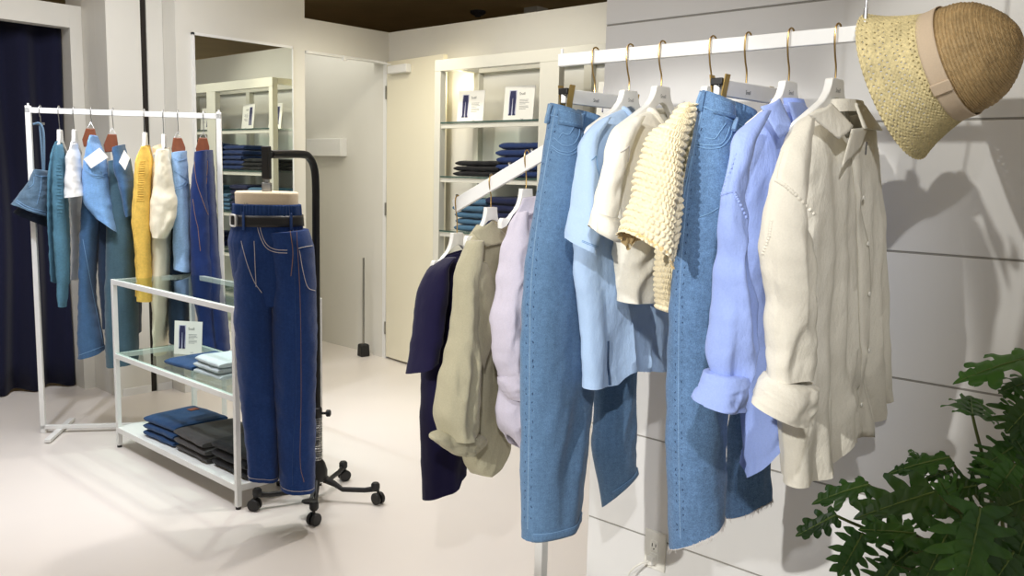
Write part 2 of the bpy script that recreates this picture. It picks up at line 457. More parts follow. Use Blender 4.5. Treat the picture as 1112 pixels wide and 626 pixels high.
def draped_bumps(parent, dr, pts, mat, n, r=.003, name='seam_pucker'):
    P = [np.array(q, float) for q in pts]; tt = np.linspace(0, len(P) - 1, n); b = MB()
    for x in tt:
        i = min(int(x), len(P) - 2); q = P[i] + (P[i + 1] - P[i]) * (x - i); h = dr.p(q[0], q[1], .0)
        if h is None: continue
        ax = -ray(q[0], q[1]); b.lathe(h - ax * .001, ax, [(r * 1.1, 0), (r, r * .45), (r * .6, r * .8), (0, r * .9)], 8)
    return b.build(name, mat, parent)

# ================================================================== THE SETTING
XR = 2.1                                   # face of the panelled wall beside the hanging rail
YL = 5.42                                  # face of the mirror wall
XB = 4.45                                  # face of the shelf wall
struct(MB().box(-5, 12, -3, 9, -.1, 0).build('floor', M['floor'], smooth=False))
struct(MB().box(-5, 12, -3, 12, 3.05, 3.15).build('ceiling', M['ceil'], smooth=False))
# panelled wall: boards 298 mm high with dark joints between
b = MB(); zj = [0, .147, .445, .743, 1.043, 1.341, 1.641, 1.933, 2.232, 2.53, 2.83, 3.05]
for z0, z1 in zip(zj[:-1], zj[1:]): b.box(XR, XR + .03, -2.0, 1.575, z0 + .0026, z1 - .0026)
b.cur = 1; b.box(XR + .0022, XR + .32, -2.0, 1.574, 0, 3.05)
b.cur = 0; b.box(XR + .012, XR + .322, 1.555, 1.5755, 0, 3.05)
struct(b.build('wall_right', [M['panel'], M['groove']], smooth=False, bevel=.0008, segs=1))
# shelf wall: low partition
b = MB()
b.box(XB, XB + .14, 1.2, 7.3, 0, 2.56)
struct(b.build('wall_back', M['wall'], smooth=False))
# mirror wall with the doorway
b = MB()
b.box(2.72, 3.68, YL, YL + .14, 0, 3.05)
b.box(3.68, 4.52, YL, YL + .14, 2.335, 2.56); b.box(4.412, 4.4495, YL + .001, YL + .139, 0, 2.334)
b.box(2.36, 2.575, 5.59, 5.75, 0, 3.05); b.box(2.615, 2.72, 5.59, 5.75, 0, 3.05); b.box(2.722, 2.75, YL + .141, 5.749, 0, 3.05)
b.box(2.36, 2.39, 5.751, 6.2, 0, 3.05); b.box(2.285, 2.359, 5.95, 6.05, 0, 2.495); b.box(0.2, 2.2845, 5.95, 6.05, 2.355, 2.495)
b.box(2.286, 2.32, 6.051, 6.2, 0, 2.36)
b.box(3.6, 3.679, YL + .141, 7.1, 0, 2.56); b.box(3.6, 4.449, 7.101, 7.2, 0, 2.56)
struct(b.build('wall_left', M['wall'], smooth=False))
struct(MB().box(2.5755, 2.6145, 5.60, 5.74, 0, 3.05).build('trim_1', M['dark'], smooth=False))
b = MB(); b.box(3.69, 4.41, YL - .012, YL + .03, 2.318, 2.338); b.box(4.0, 4.03, YL - .03, YL, 2.30, 2.335)
struct(b.build('trim_2', M['white'], smooth=False, bevel=.003))
struct(MB().box(4.409, 4.43, YL - .02, YL + .02, 0, 2.33).build('trim_3', M['white'], smooth=False))
b = MB(); b.box(2.72, 3.68, YL - .006, YL, 0, .05); b.box(2.385, 2.572, 5.584, 5.59, 0, .05); b.box(2.618, 2.715, 5.584, 5.59, 0, .05); b.box(2.385, 2.391, 5.6, 5.94, 0, .05)
struct(b.build('baseboard_left', M['white'], smooth=False, bevel=.001))
# pale post rising above the partition
c = at(582, 6, 8.2)
struct(MB().box(c[0] - .08, c[0] + .08, c[1] - .08, c[1] + .08, 0, 3.05).build('column_behind', M['wall'], smooth=False))
# dark ceiling drop beyond the post
struct(MB().box(c[0] + .3, 11.5, -2, c[1] - .1, 2.93, 3.05).build('ceiling_drop', M['ceil'], smooth=False))
struct(MB().box(-3, 12, 9.0, 9.1, 0, 3.1).build('wall_far', M['ceil'], smooth=False))
struct(MB().box(11.9, 12, -3, 9, 0, 3.1).build('wall_beyond', M['ceil'], smooth=False))
# ceiling detector
p = on_z(519, 12, 3.05)
b = MB(); b.lathe(p, (0, 0, -1), [(.075, 0), (.075, .02), (.055, .035), (.03, .045), (.028, .055), (.0, .056)], 24)
tag(b.build('ceiling_detector', M['inkd']), 'small round detector on the dark ceiling above the partition', 'smoke detector')

# door leaf opened against the shelf wall
dr = bpy.data.objects.new('door_1', None); COL.objects.link(dr); dr['kind'] = 'structure'; dr['_o'] = [4.41, YL, 0]; dr.location = (4.41, YL, 0)
d0, d1 = np.array([4.405, YL - .03, 0]), np.array([4.332, 4.675, 0]); dd = (d1 - d0) / np.linalg.norm(d1 - d0); dn = np.array([-dd[1], dd[0], 0])
if dn[0] > 0: dn = -dn
def dpt(s_, z, off=0): return d0 + dd * s_ + dn * off + np.array([0, 0, z])
b = MB(); b.obox((d0 + d1) / 2 + np.array([0, 0, 1.175]) - dn * .019, dd, dn, (0, 0, 1), np.linalg.norm(d1 - d0) / 2, .019, 1.157)
b.build('door_leaf', M['door'], dr, bevel=.002)
b = MB(); b.obox(dpt(.20, 2.262, .024), dd, dn, (0, 0, 1), .125, .024, .03); b.build('door_closer', M['white'], dr, bevel=.004)
b = MB(); b.beam(dpt(.10, 2.30, .03), dpt(.02, 2.325, .16), .022, .008); b.beam(dpt(.02, 2.325, .16), np.array([4.02, YL - .018, 2.318]), .02, .008); b.build('closer_arm', M['white'], dr)
b = MB()
for z in (.25, 1.2, 2.1): b.tube([dpt(-.006, z - .05, .004), dpt(-.006, z + .05, .004)], .008)
b.build('hinge', M['steel'], dr)

# curtain of the fitting room
n = 260; xs = np.linspace(.6, 2.275, n); G = np.zeros((14, n, 3))
for i, z in enumerate(np.linspace(.015, 2.38, 14)):
    amp = .045 * (1 - .25 * i / 13)
    G[i, :, 0] = xs + .006 * np.sin(z * 3 + xs * 9); G[i, :, 1] = 6.12 + amp * np.sin(xs * 30 + 1.6 * pn(xs * 2.1, z * .4, 3)) + .035 * pn(xs * 4, z * .6, 9); G[i, :, 2] = z + .01 * np.sin(xs * 30)
o = MB().grid(G).build('curtain', M['curtain'], solid=.003); tag(o, 'dark navy curtain hanging in the doorway behind the white clothes rack', 'curtain')

# mirror on the wall
t = thing('wall_mirror', 'tall frameless mirror on the white wall behind the clothes rack', 'mirror', (3.2, YL - .01, .25))
b = MB(); b.box(2.835, 3.565, YL - .018, YL - .012, .26, 2.335); b.build('mirror_glass', M['mirror'], t, smooth=False)
b = MB(); b.box(2.822, 2.837, YL - .024, YL, .25, 2.35); b.box(3.563, 3.570, YL - .024, YL, .25, 2.35); b.box(2.822, 3.570, YL - .024, YL, 2.333, 2.35); b.box(2.822, 3.570, YL - .024, YL, .245, .262); b.box(2.835, 3.565, YL - .012, YL, .25, 2.34)
b.build('mirror_frame', M['white'], t, smooth=False, bevel=.001)

# small shelf box on the wall inside the doorway, broom leaning in the corner
p0, p1 = on_x(340, 151, XB), on_x(377, 173, XB)
b = MB(); b.box(XB - .07, XB, p1[1], p0[1], 1.61, 1.755)
tag(b.build('wall_box', M['white'], bevel=.004), 'shallow white box fixed on the wall inside the open doorway', 'box')
t = thing('broom', 'thin grey broom with black base standing by the open door', 'broom', (4.33, 5.58, 0))
b = MB(); b.tube([(4.33, 5.58, .07), (4.345, 5.60, .80)], .009); b.build('broom_handle', M['steel'], t)
b = MB(); b.lathe((4.33, 5.58, 0.0), (0, 0, 1), [(.052, 0), (.055, .01), (.05, .09), (.045, .10), (.012, .105)], 4, e1=(1, .7, 0)); b.build('broom_base', M['blackp'], t, bevel=.006)

# outlet, plug and cord
oc = on_x(712, 599, XR)
t = thing('wall_outlet', 'white power outlet low on the panelled wall between the jeans', 'outlet', (XR, oc[1], oc[2] - .06))
y0, z0 = oc[1], oc[2]
b = MB(); b.box(XR - .006, XR + .002, y0 - .036, y0 + .036, z0 - .055, z0 + .062); b.build('cover_plate', M['plastic'], t, bevel=.003)
for k in (1, -1):
    b = MB(); b.box(XR - .010, XR - .005, y0 - .0125, y0 + .0125, z0 + k * .018 - .016, z0 + k * .018 + .016); so = b.build('socket', M['plastic'], t, bevel=.0015)
    b = MB()
    for dy in (-.006, .006): b.box(XR - .0112, XR - .0095, y0 + dy - .001, y0 + dy + .001, z0 + k * .018 - .001, z0 + k * .018 + .008)
    b.tube([(XR - .0095, y0, z0 + k * .018 - .008), (XR - .0112, y0, z0 + k * .018 - .008)], .0022)
    q = b.build('slot', M['dark'], t)
t = thing('power_plug', 'ivory plug with a cord pushed into the wall outlet', 'plug', (XR - .02, y0, z0 - .018))
b = MB(); b.box(XR - .034, XR - .0115, y0 - .011, y0 + .011, z0 - .034, z0 - .006); b.build('plug_body', M['plastic'], t, bevel=.004)
b = MB(); b.tube(smoothpath([(XR - .03, y0 + .002, z0 - .022), (XR - .05, y0 + .02, z0 - .03), (XR - .05, y0 + .055, z0 - .07), (XR - .03, y0 + .085, z0 - .15), (XR - .03, y0 + .1, z0 - .33)], 8), .003); b.build('cord', M['plastic'], t)

# ================================================================== HANGING RAIL AND HANGERS
RX = 1.65; RZ0, RZ1 = 1.757, 1.786
t = thing('hanging_rail', 'flat white rail hung from the ceiling in front of the panelled wall', 'clothes rail', (RX, .6, RZ0))
b = MB(); b.box(RX - .007, RX + .007, .628, 1.372, RZ0, RZ1); b.build('bar', M['powder'], t, bevel=.0015)
b = MB(); b.tube([(RX, 1.365, RZ1 - .002), (RX, 1.365, RZ1 + .012)], .0035, 10); b.build('end_peg', M['powder'], t)
yw = on_x(938, 40, RX)[1]
b = MB(); b.box(RX - .014, RX + .014, yw - .007, yw + .007, RZ0 - .012, RZ1 + .006); b.build('clamp', M['white'], t, bevel=.002)
b = MB(); b.tube([(RX - .004, yw, RZ0 - .012), (RX - .004, yw, RZ0 - .022)], .002); b.tube([(RX - .004, yw, RZ0 - .021), (RX - .004, yw, RZ0 - .026)], .006, 12); b.build('clamp_screw', M['steel'], t)
b = MB(); b.tube([(RX, yw, RZ1), (RX, yw, RZ1 + .03), (RX, yw, RZ1 + .031), (RX, yw, 3.05)], [.004, .004, .0022, .0022]); b.build('suspension_wire', M['steel'], t)

def hook_path(fr, zt, z_rail, r=.013, lean=-.004):
    """wire from the hanger neck up in front of the bar and over its top"""
    pts = [(0, zt - .012), (0, zt + .02), (lean - .004, zt + (z_rail - zt) * .45), (-.0135, z_rail - .028), (-.0135, z_rail - .008), (-.010, z_rail + .003), (0, z_rail + .0075), (.010, z_rail + .003), (.0125, z_rail - .012), (.0125, z_rail - .026)]
    return [fr.loc(a, z) for a, z in smoothpath([np.array([a, z, 0.0])[:2] for a, z in pts], 5)]
def shirt_hanger(name, fr, zt, z_rail, label, cat='hanger', half=.125, mat=None, hookmat=None, th=.015, logo=True, group=None, hook=None, slope=.6, steep=False):
    t = thing(name, label, cat, fr.loc(0, zt - .1), group)
    top = [(.0265, 0), (.0275, -.010), (.035, -.026), (.052, -.044), (.085, -.064)]
    if steep: top = [(.0205, 0), (.0215, -.012), (.026, -.034), (.036, -.056), (.062, -.084)]
    x = half; top += [(x * .95, -.066 - .022 * steep - (x * .95 - .085) * slope), (x, -.074 - .022 * steep - (x - .085) * slope)]
    bot = [(x * .98, -.092 - .02 * steep - (x - .085) * slope), (.082 - .012 * steep, -.090 - .016 * steep), (.057, -.074), (.034, -.054), (.016, -.040), (0, -.036)]
    half_o = top + bot
    pts = half_o + [(-a, z) for a, z in half_o[-2::-1]]
    # build as two plates (left/right) so faces stay simple: quads between top and bottom polylines
    def resamp(poly, n=26):
        P = np.array(poly); dsum = np.concatenate([[0], np.cumsum(np.hypot(*np.diff(P, axis=0).T))]); q = np.linspace(0, dsum[-1], n)
        return np.stack([np.interp(q, dsum, P[:, 0]), np.interp(q, dsum, P[:, 1])], 1)
    T = resamp([(0, 0)] + top, 30); B = resamp(bot[::-1], 30)
    G = []
    prof = [(-1, .0), (-1, .12), (-.8, 0), (.8, 0), (1, .12), (1, 0)]
    for sg in (-1, 1):
        pass
    rows = []
    for sgn in (-1, 1):
        rr = range(29, -1, -1) if sgn < 0 else range(1, 30)
        for i in rr:
            a, b_ = T[i], B[i]; bow = -.02 * (abs(T[i][0]) / half) ** 2
            ring = []
            for (k, e_) in ((0, -1), (0, 1), (1, 1), (1, -1)):
                p_ = (a, b_)[k]; ring.append(fr.loc(sgn * p_[0], zt + p_[1], -bow * 0 + e_ * th / 2 + bow))
            rows.append(ring)
    R = np.array(rows); mb_ = MB().grid(R, wrap=True); nrow = len(rows)
    mb_.f += [(0, 1, 2, 3), tuple((nrow - 1) * 4 + k for k in (3, 2, 1, 0))]; mb_.mi += [0, 0]
    mb_.build('body', mat or M['hanger'], t, bevel=.002, angle=50)
    b = MB(); b.tube(hook or hook_path(fr, zt, z_rail), .0019, 8); b.build('hook', hookmat or M['gold'], t)
    if logo:
        text_mb('Snell', fr.loc(-.0125, zt - .026, th / 2), fr.a, (0, 0, 1), .0115).build('logo', M['ink'], t, smooth=False)
    return t
def clip_hanger(name, fr, zt, z_rail, label, half=.135, group=None, s0=-.135, s1=.135):
    t = thing(name, label, 'hanger', fr.loc(0, zt - .03), group)
    b = MB(); cs = [s0 + .0, s1]
    prof = [(s0, zt - .002), (s1 - .03, zt), (s1, zt - .006), (s1, zt - .030), (s1 - .03, zt - .034), (s0, zt - .034)]
    b.plate([fr.loc(a, z) for a, z in prof], fr.n, .013); b.build('bar', M['hanger'], t, bevel=.002)
    b = MB(); b.tube(hook_path(fr, zt, z_rail), .0019, 8); b.build('hook', M['gold'], t)
    text_mb('Snell', fr.loc(-.0125, zt - .024, .0066), fr.a, (0, 0, 1), .0115).build('logo', M['inkd'], t, smooth=False)
    for sx in (s0 + .012, s1 - .012):
        g = MB()
        for sd in (1, -1):
            q = [(sx - .009, zt + .006, sd * .016), (sx + .009, zt + .006, sd * .016), (sx + .009, zt - .03, sd * .0095), (sx + .009, zt - .068, sd * .007), (sx - .009, zt - .068, sd * .007), (sx - .009, zt - .03, sd * .0095)]
            P = [fr.loc(*w) for w in q]; Q = [p_ + fr.n * sd * .0022 for p_ in P]
            k = 6; o_ = len(g.v); g.add(P + Q, [(0, 1, 2, 5), (5, 2, 3, 4), (k + 5, k + 2, k + 1, k + 0), (k + 4, k + 3, k + 2, k + 5)] + [(i, i + k, (i + 1) % k + k, (i + 1) % k) for i in range(k)])
        c = g.build('clip', M['brassclip'], t)
        g = MB(); pts = [fr.loc(sx - .012 + .002 * k, zt - .018 + .0045 * math.sin(k * 1.9), .0155 * math.cos(k * 1.9) * .55) for k in range(13)]
        g.tube(pts, .0016, 6); g.build('clip_spring', M['blackm'], t)
        g = MB(); g.obox(fr.loc(sx - .010, zt - .008, -.0), fr.a, fr.n, (0, 0, 1), .004, .013, .007); g.build('clip_pad', M['blackp'], t, bevel=.002)
    return t

FW = lambda y, phi=0: Frame(RX, y, phi)
HG = 'white hangers on the wall rail'
F_j1, F_bt, F_ct, F_kn, F_j2, F_bs, F_ws = FW(1.264), FW(1.167), FW(1.082), FW(.959), FW(.879), FW(.788), FW(.695)
clip_hanger('clip_hanger', F_j1, 1.693, RZ1, 'white clip hanger holding the leftmost light blue jeans on the rail', group=HG, s0=-.115, s1=.16)
shirt_hanger('clothes_hanger', F_bt, 1.692, RZ1, 'white hanger with brass hook inside the pale blue tee', group=HG)
shirt_hanger('clothes_hanger', F_ct, 1.697, RZ1, 'white hanger with brass hook inside the plain cream tee', group=HG)
shirt_hanger('clothes_hanger', F_kn, 1.690, RZ1, 'white hanger mostly covered by the cream crochet cardigan', group=HG)
clip_hanger('clip_hanger', F_j2, 1.694, RZ1, 'white clip hanger holding the raw hem jeans by its brass clip', group=HG, s0=-.118, s1=.16)
shirt_hanger('clothes_hanger', F_bs, 1.692, RZ1, 'white hanger with brass hook inside the periwinkle shirt', group=HG)
shirt_hanger('clothes_hanger', F_ws, 1.692, RZ1, 'white hanger in shade inside the rightmost cream shirt', group=HG)

# ================================================================== GARMENTS ON THE RAIL
M['den1'] = m_denim('denim_light_blue', (92, 124, 158), .4, mott=.16)
M['den1s'] = m_denim('denim_seam_faded', (120, 150, 180), .4)
M['den2'] = m_denim('denim_mottled_blue', (92, 124, 162), .55, mott=.22)
M['den2s'] = m_denim('denim_seam_pale', (118, 150, 186), .4)
M['denb'] = m_denim('denim_dark_band', (52, 76, 108), .2)
M['paleblue'] = m_cloth('cotton_pale_blue', (178, 204, 236), .03, 900, 14, .3)
M['creamtee'] = m_cloth('cotton_cream', (240, 236, 222), .03, 900, 14, .3)
M['peri'] = m_cloth('cotton_periwinkle', (150, 170, 226), .04, 900, 16, .35)
M['creamsh'] = m_cloth('cotton_ivory', (234, 229, 214), .03, 900, 16, .35, trans=.12)
M['knitc'] = m_cloth('yarn_cream', (240, 228, 196), .08, 500, 60, .3)
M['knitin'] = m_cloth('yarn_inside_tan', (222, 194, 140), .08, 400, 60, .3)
M['tan'] = m_cloth('lining_tan', (168, 138, 104), .06)
GG = 'garments on the wall rail'

def seam(parent, L, keys, mat='thread', r=.0008, n=30, off=.0012, front=True, name='stitching'):
    b = MB(); b.tube(L.line(keys, n, off, front), r, 5); return b.build(name, M[mat], parent)
def dashes(L, keys, r=.0009, n=40, off=.0014, duty=.6, front=True, b=None):
    b = b or MB(); pts = L.line(keys, n * 3, off, front)
    for i in range(0, len(pts) - 2, 3): b.tube([pts[i], pts[i + 1], pts[i + 2]], r, 4)
    return b

def pucker(x0, wx, amp, fr_z):
    return lambda xs, zz, th, t: amp * np.exp(-((np.cos(th) - x0) / wx) ** 2) * np.sin(zz * fr_z) * (np.sin(th) > 0)

def jeans(name, label, fr, left, right, mat, seam_mat, group, n0=0.0, hem_mat=None, pocket=True, seed=1, waist_t=.045, raw=False, outx=-.45, nr=90, lines=(), loops=(), outpath=()):
    zc = fr.px(left[0][0], left[0][1])
    t = thing(name, label, 'jeans', fr.loc(0, 1.62), group)
    LL = Loft(fr, left, n0=n0 + .004, nr=nr, nc=80, fold=.006, ffreq=9, wr=.0022, wfreq=16, seed=seed, open_top=True, e=.9)
    RL = Loft(fr, right, n0=n0 - .004, nr=nr, nc=80, fold=.006, ffreq=9, wr=.0022, wfreq=16, seed=seed + 5, open_top=True, e=.9)
    LL.mb().build('leg', mat, t, angle=60); RL.mb().build('leg', mat, t, angle=60)
    # waistband with loops and button side
    wt = waist_t
    rows = [[LL.pt(a, x, .003) for x in np.linspace(.96, -.96, 24)] for a in np.linspace(.002, wt, 5)]
    g = MB().grid(np.array(rows)); rows = [[LL.pt(a, x, .003, False) for x in np.linspace(.96, -.96, 24)] for a in np.linspace(.002, wt, 5)]
    g.grid(np.array(rows)); g.build('waistband', mat, t, solid=.003)
    D = Drape([LL.mb(), RL.mb()])
    for q in loops:
        L = D.line(q, 6, .005); g = MB(); g.tube(L, .0045, 6); g.build('belt_loop', seam_mat, t)
    for q in lines:
        draped(t, D, q, M['threadb'], .0010, 8, .0012, 'pocket_stitching')
    # outseam: raised faded ridge with dark puckers on both sides
    draped(t, D, outpath, seam_mat, .0019, 16, -.0009, 'outseam')
    q = smoothpath([np.array([a_, b_, 0.0]) for a_, b_ in outpath], 40); g = MB(); L_ = 0; last = q[0]
    acc = [0.0]
    for i in range(1, len(q)): acc.append(acc[-1] + np.linalg.norm(q[i] - q[i - 1]))
    for sd in (-3.6, 3.6):
        x = 3.0 + (3 if sd > 0 else 0)
        while x < acc[-1] - 6:
            ln = random.uniform(1.5, 4.5); pts = []
            for y in np.linspace(x, x + ln, 4):
                u_ = np.interp(y, acc, [k[0] for k in q]); v_ = np.interp(y, acc, [k[1] for k in q]); h_ = D.p(u_ + sd * random.uniform(.75, 1.2), v_, -.0004)
                if h_ is not None: pts.append(h_)
            if len(pts) > 1: g.tube(pts, [.0004] + [random.uniform(.0008, .0017)] * (len(pts) - 2) + [.0004], 5)
            x += random.uniform(5.5, 13)
    g.build('outseam_pucker', M['denb'], t)
    b = MB()
    dashes(LL, [(.012, .95), (.012, -.95)], .0007, 12, .0042, b=b); dashes(LL, [(wt - .008, .95), (wt - .008, -.95)], .0007, 12, .0042, b=b)
    b.build('stitching', M['threado'] if False else M['threadb'], t)
    if not raw:
        for Q, x0, x1 in ((LL, -.97, .97), (RL, -.97, .97)):
            rows = [[Q.pt(a_, x_, .0022) for x_ in np.linspace(x0, x1, 30)] for a_ in np.linspace(.982, 1.0, 4)]
            MB().grid(np.array(rows)).build('hem', mat, t, solid=.001)
            b = MB(); b.tube(Q.line([(.981, -.95), (.981, .95)], 30, .0025), .0009, 5); b.build('hem_stitching', M['threadb'], t)
    else:
        for Q in (LL, RL):
            g = MB(); g.tube([Q.pt(1, math.cos(a_), .0006, math.sin(a_) > 0) for a_ in np.linspace(0, 2 * math.pi, 60)[:-1]], .0009, 4, closed=True)
            for k in range(90):
                x = random.uniform(-.98, .98); p = Q.pt(1, x, .001, random.random() < .7); L_ = random.uniform(.003, .011)
                q = p + np.array([random.uniform(-.004, .004), random.uniform(-.004, .004), -L_]); m_ = (p + q) / 2 + np.array([random.uniform(-.002, .002)] * 3)
                g.tube([p + np.array([0, 0, .003]), m_, q], .0004, 3, cap=False)
            g.build('frayed_hem', M['thread'], t)
    return t, LL, RL

# --- leftmost jeans
left = [(598, 112, 629, 121, .030), (594, 140, 632, 146, .04), (588, 178, 636, 182, .05), (580, 232, 642, 232, .055), (571, 290, 646, 292, .055), (567, 350, 647, 352, .055),
        (566, 430, 644, 430, .055), (565.5, 510, 637, 505, .055), (565.5, 581, 630.5, 567, .055)]
right = [(626, 119, 652, 126, .030), (630, 146, 660, 152, .04), (636, 182, 668, 190, .05), (640, 250, 678, 260, .05), (644, 320, 686, 325, .05), (645, 390, 691, 395, .05), (644, 440, 690.5, 440, .05), (643, 490, 690, 485, .05), (652.5, 549, 692.5, 515, .05)]
J1L = [[(602, 150), (612, 158), (622, 157), (628, 148), (629, 139)], [(599, 158), (608, 164), (620, 165), (629, 156), (632, 142)], [(600, 161), (609, 167), (621, 168), (631, 158), (634, 144)], [(598, 125), (612, 129), (628, 138), (640, 143)], [(607, 150), (611, 145), (618, 146), (623, 138)]]
J1, LL, RL = jeans('jeans', 'leftmost light blue wide jeans on the wall rail, faded outseam', F_j1, left, right, M['den1'], M['den1s'], GG, seed=1, outpath=[(603, 118), (596, 160), (588, 210), (580, 270), (576, 330), (575, 420), (574, 500), (573, 575)], lines=J1L, loops=[[(634, 124), (633, 134), (632, 146)], [(600, 114), (597, 124), (595, 134)]])
b = MB(); b.obox(F_j1.loc(.075, 1.632, .012), F_j1.a, F_j1.n, (0, 0, 1), .035, .003, .016); b.build('waist_patch', M['tan'], J1)

# --- pale blue tee with long body
T = thing('tee_shirt', 'pale blue short sleeve tee with long split hem beside the leftmost jeans', 'tee', F_bt.loc(0, 1.55), GG)
body = Loft(F_bt, [(672, 119, 706, 117, .022), (655, 128, 718, 122, .03), (637, 145, 735, 138, .04), (629, 185, 745, 180, .045), (624, 240, 742, 230, .045), (625, 290, 732, 290, .045), (630, 350, 728, 345, .045), (633.5, 418, 727.5, 402, .045)],
            n0=0, nr=80, nc=96, neck=(.045, .0, .16), fold=.012, ffreq=12, wr=.002, seed=3, hem=[(-1, -.005), (-.5, 0), (-.3, .028), (.4, .012), (1, .0)], open_top=True)
body.mb().build('body', M['paleblue'], T, angle=60)
sl = Loft(F_bt, dmin=.05, rows=[(652, 131, 664, 127, .02), (640, 141, 652, 148, .03), (630, 160, 648, 175, .045), (625, 187, 649, 195, .05), (619, 226, 650, 232, .05), (613.5, 259, 649, 277, .05)], n0=.035, nr=44, nc=60, fold=.006, ffreq=14, wr=.002, seed=4, open_bot=True)
sl.mb().build('sleeve', M['paleblue'], T, angle=60)
sr = Loft(F_bt, [(700, 122, 716, 128, .03), (712, 140, 732, 160, .04), (716, 190, 738, 215, .04), (716, 240, 738, 250, .04)], n0=-.035, nr=30, nc=40, seed=5)
sr.mb().build('sleeve', M['paleblue'], T, angle=60)
seam(T, sl, [(.33, -.6), (.27, 0.0), (.5, .85)], 'threadb', .0011)
for q in (.955, .945): seam(T, sl, [(q, -.9), (q, .9)], 'paleblue' if False else 'threadb', .0006)
rim = [body.pt(0, math.cos(a), .001, math.sin(a) > 0) for a in np.linspace(0, 2 * math.pi, 40)[:-1]]
MB().tube(rim, .006, 8, closed=True).build('neckband', M['paleblue'], T)
body.strip([(.84, -.62), (.995, -.60)], .05, 16, .002).build('side_slit', M['denb'], T)

# --- plain cream tee
T = thing('tee_shirt', 'plain cream short sleeve tee beside the crochet cardigan', 'tee', F_ct.loc(0, 1.55), GG)
body = Loft(F_ct, [(702, 121, 742, 117, .02), (684, 130, 756, 126, .032), (668, 145, 768, 142, .042), (660, 180, 776, 175, .05), (664, 230, 762, 225, .05), (669, 275, 738, 272, .05), (671.5, 326, 727, 327, .048)],
            n0=0, nr=70, nc=90, neck=(.05, .0, .18), fold=.011, ffreq=13, wr=.002, seed=6, open_top=True)
body.mb().build('body', M['creamtee'], T, angle=60)
sl = Loft(F_ct, dmin=.055, rows=[(682, 129, 700, 126, .02), (666, 140, 690, 150, .03), (656, 160, 682, 172, .045), (650, 186, 676, 200, .055), (644, 218, 673, 226, .058), (637.5, 245, 671, 263, .058)], n0=.04, nr=44, nc=60, fold=.007, ffreq=14, wr=.002, seed=7)
sl.mb().build('sleeve', M['creamtee'], T, angle=60)
cu = [[sl.pt(a_, x_, .0035 + .002 * math.sin(k)) for x_ in np.linspace(-.99, .99, 30)] for k, a_ in enumerate(np.linspace(.84, 1.0, 5))]
MB().grid(np.array(cu)).build('cuff', M['creamtee'], T, solid=.003)
sr = Loft(F_ct, [(735, 122, 750, 127, .03), (744, 140, 764, 160, .04), (746, 190, 768, 215, .04), (746, 240, 768, 250, .04)], n0=-.035, nr=30, nc=40, seed=8)
sr.mb().build('sleeve', M['creamtee'], T, angle=60)
seam(T, sl, [(.32, -.7), (.24, -.1), (.36, .7)], 'thread', .001)
rim = [body.pt(0, math.cos(a), .001, math.sin(a) > 0) for a in np.linspace(0, 2 * math.pi, 40)[:-1]]
MB().tube(rim, .007, 8, closed=True).build('neckband', M['creamtee'], T)

# --- crochet cardigan: bobbles are real relief
T = thing('crochet_cardigan', 'cream crochet knit cardigan with wide bobbly sleeve', 'cardigan', F_kn.loc(0, 1.5), GG)
def bob(ax, az, amp):
    def f(xs, zz, th, t):
        s_ = th * ax / (2 * math.pi); r_ = zz * az
        row = np.floor(r_); q = (s_ + .5 * (row % 2)) % 1.0 - .5; w_ = (r_ - row) - .5
        return amp * (np.clip(1 - (q * q + w_ * w_) * 3.2, 0, 1) - .35) + amp * .3 * pn(s_ * 3, r_ * 3, 2.2)
    return f
body = Loft(F_kn, [(740, 113, 768, 108, .025), (730, 128, 782, 126, .035), (722, 160, 790, 160, .045), (714, 205, 784, 205, .05), (712, 260, 765, 262, .05), (713, 300, 745, 302, .05), (715, 336, 743, 341, .05)],
            n0=-.006, nr=190, nc=170, neck=(.085, .0, .25), fold=.006, ffreq=12, wr=.0015, seed=9, pattern=bob(30, 85, .006), open_top=True)
body.mb().build('body', M['knitc'], T, angle=80)
sl = Loft(F_kn, dmin=.06, rows=[(742, 115, 756, 113, .025), (727, 131, 750, 133, .04), (708, 146, 745, 160, .055), (698, 172, 742, 190, .065), (688, 206, 738, 225, .07), (672.5, 251, 731, 272, .075)], n0=.045, nr=170, nc=190, fold=.010, ffreq=12, wr=.0015, seed=10,
          pattern=bob(34, 85, .007), hem=[(-1, .004), (-.4, -.012), (.2, -.035), (.7, -.012), (1, 0)])
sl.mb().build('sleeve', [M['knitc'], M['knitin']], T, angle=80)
b = MB(); b.tube(body.line([(.0, .1), (.18, .45), (.35, .5), (1, .45)], 60, .006), .004, 6); b.build('front_band', M['knitin'], T)

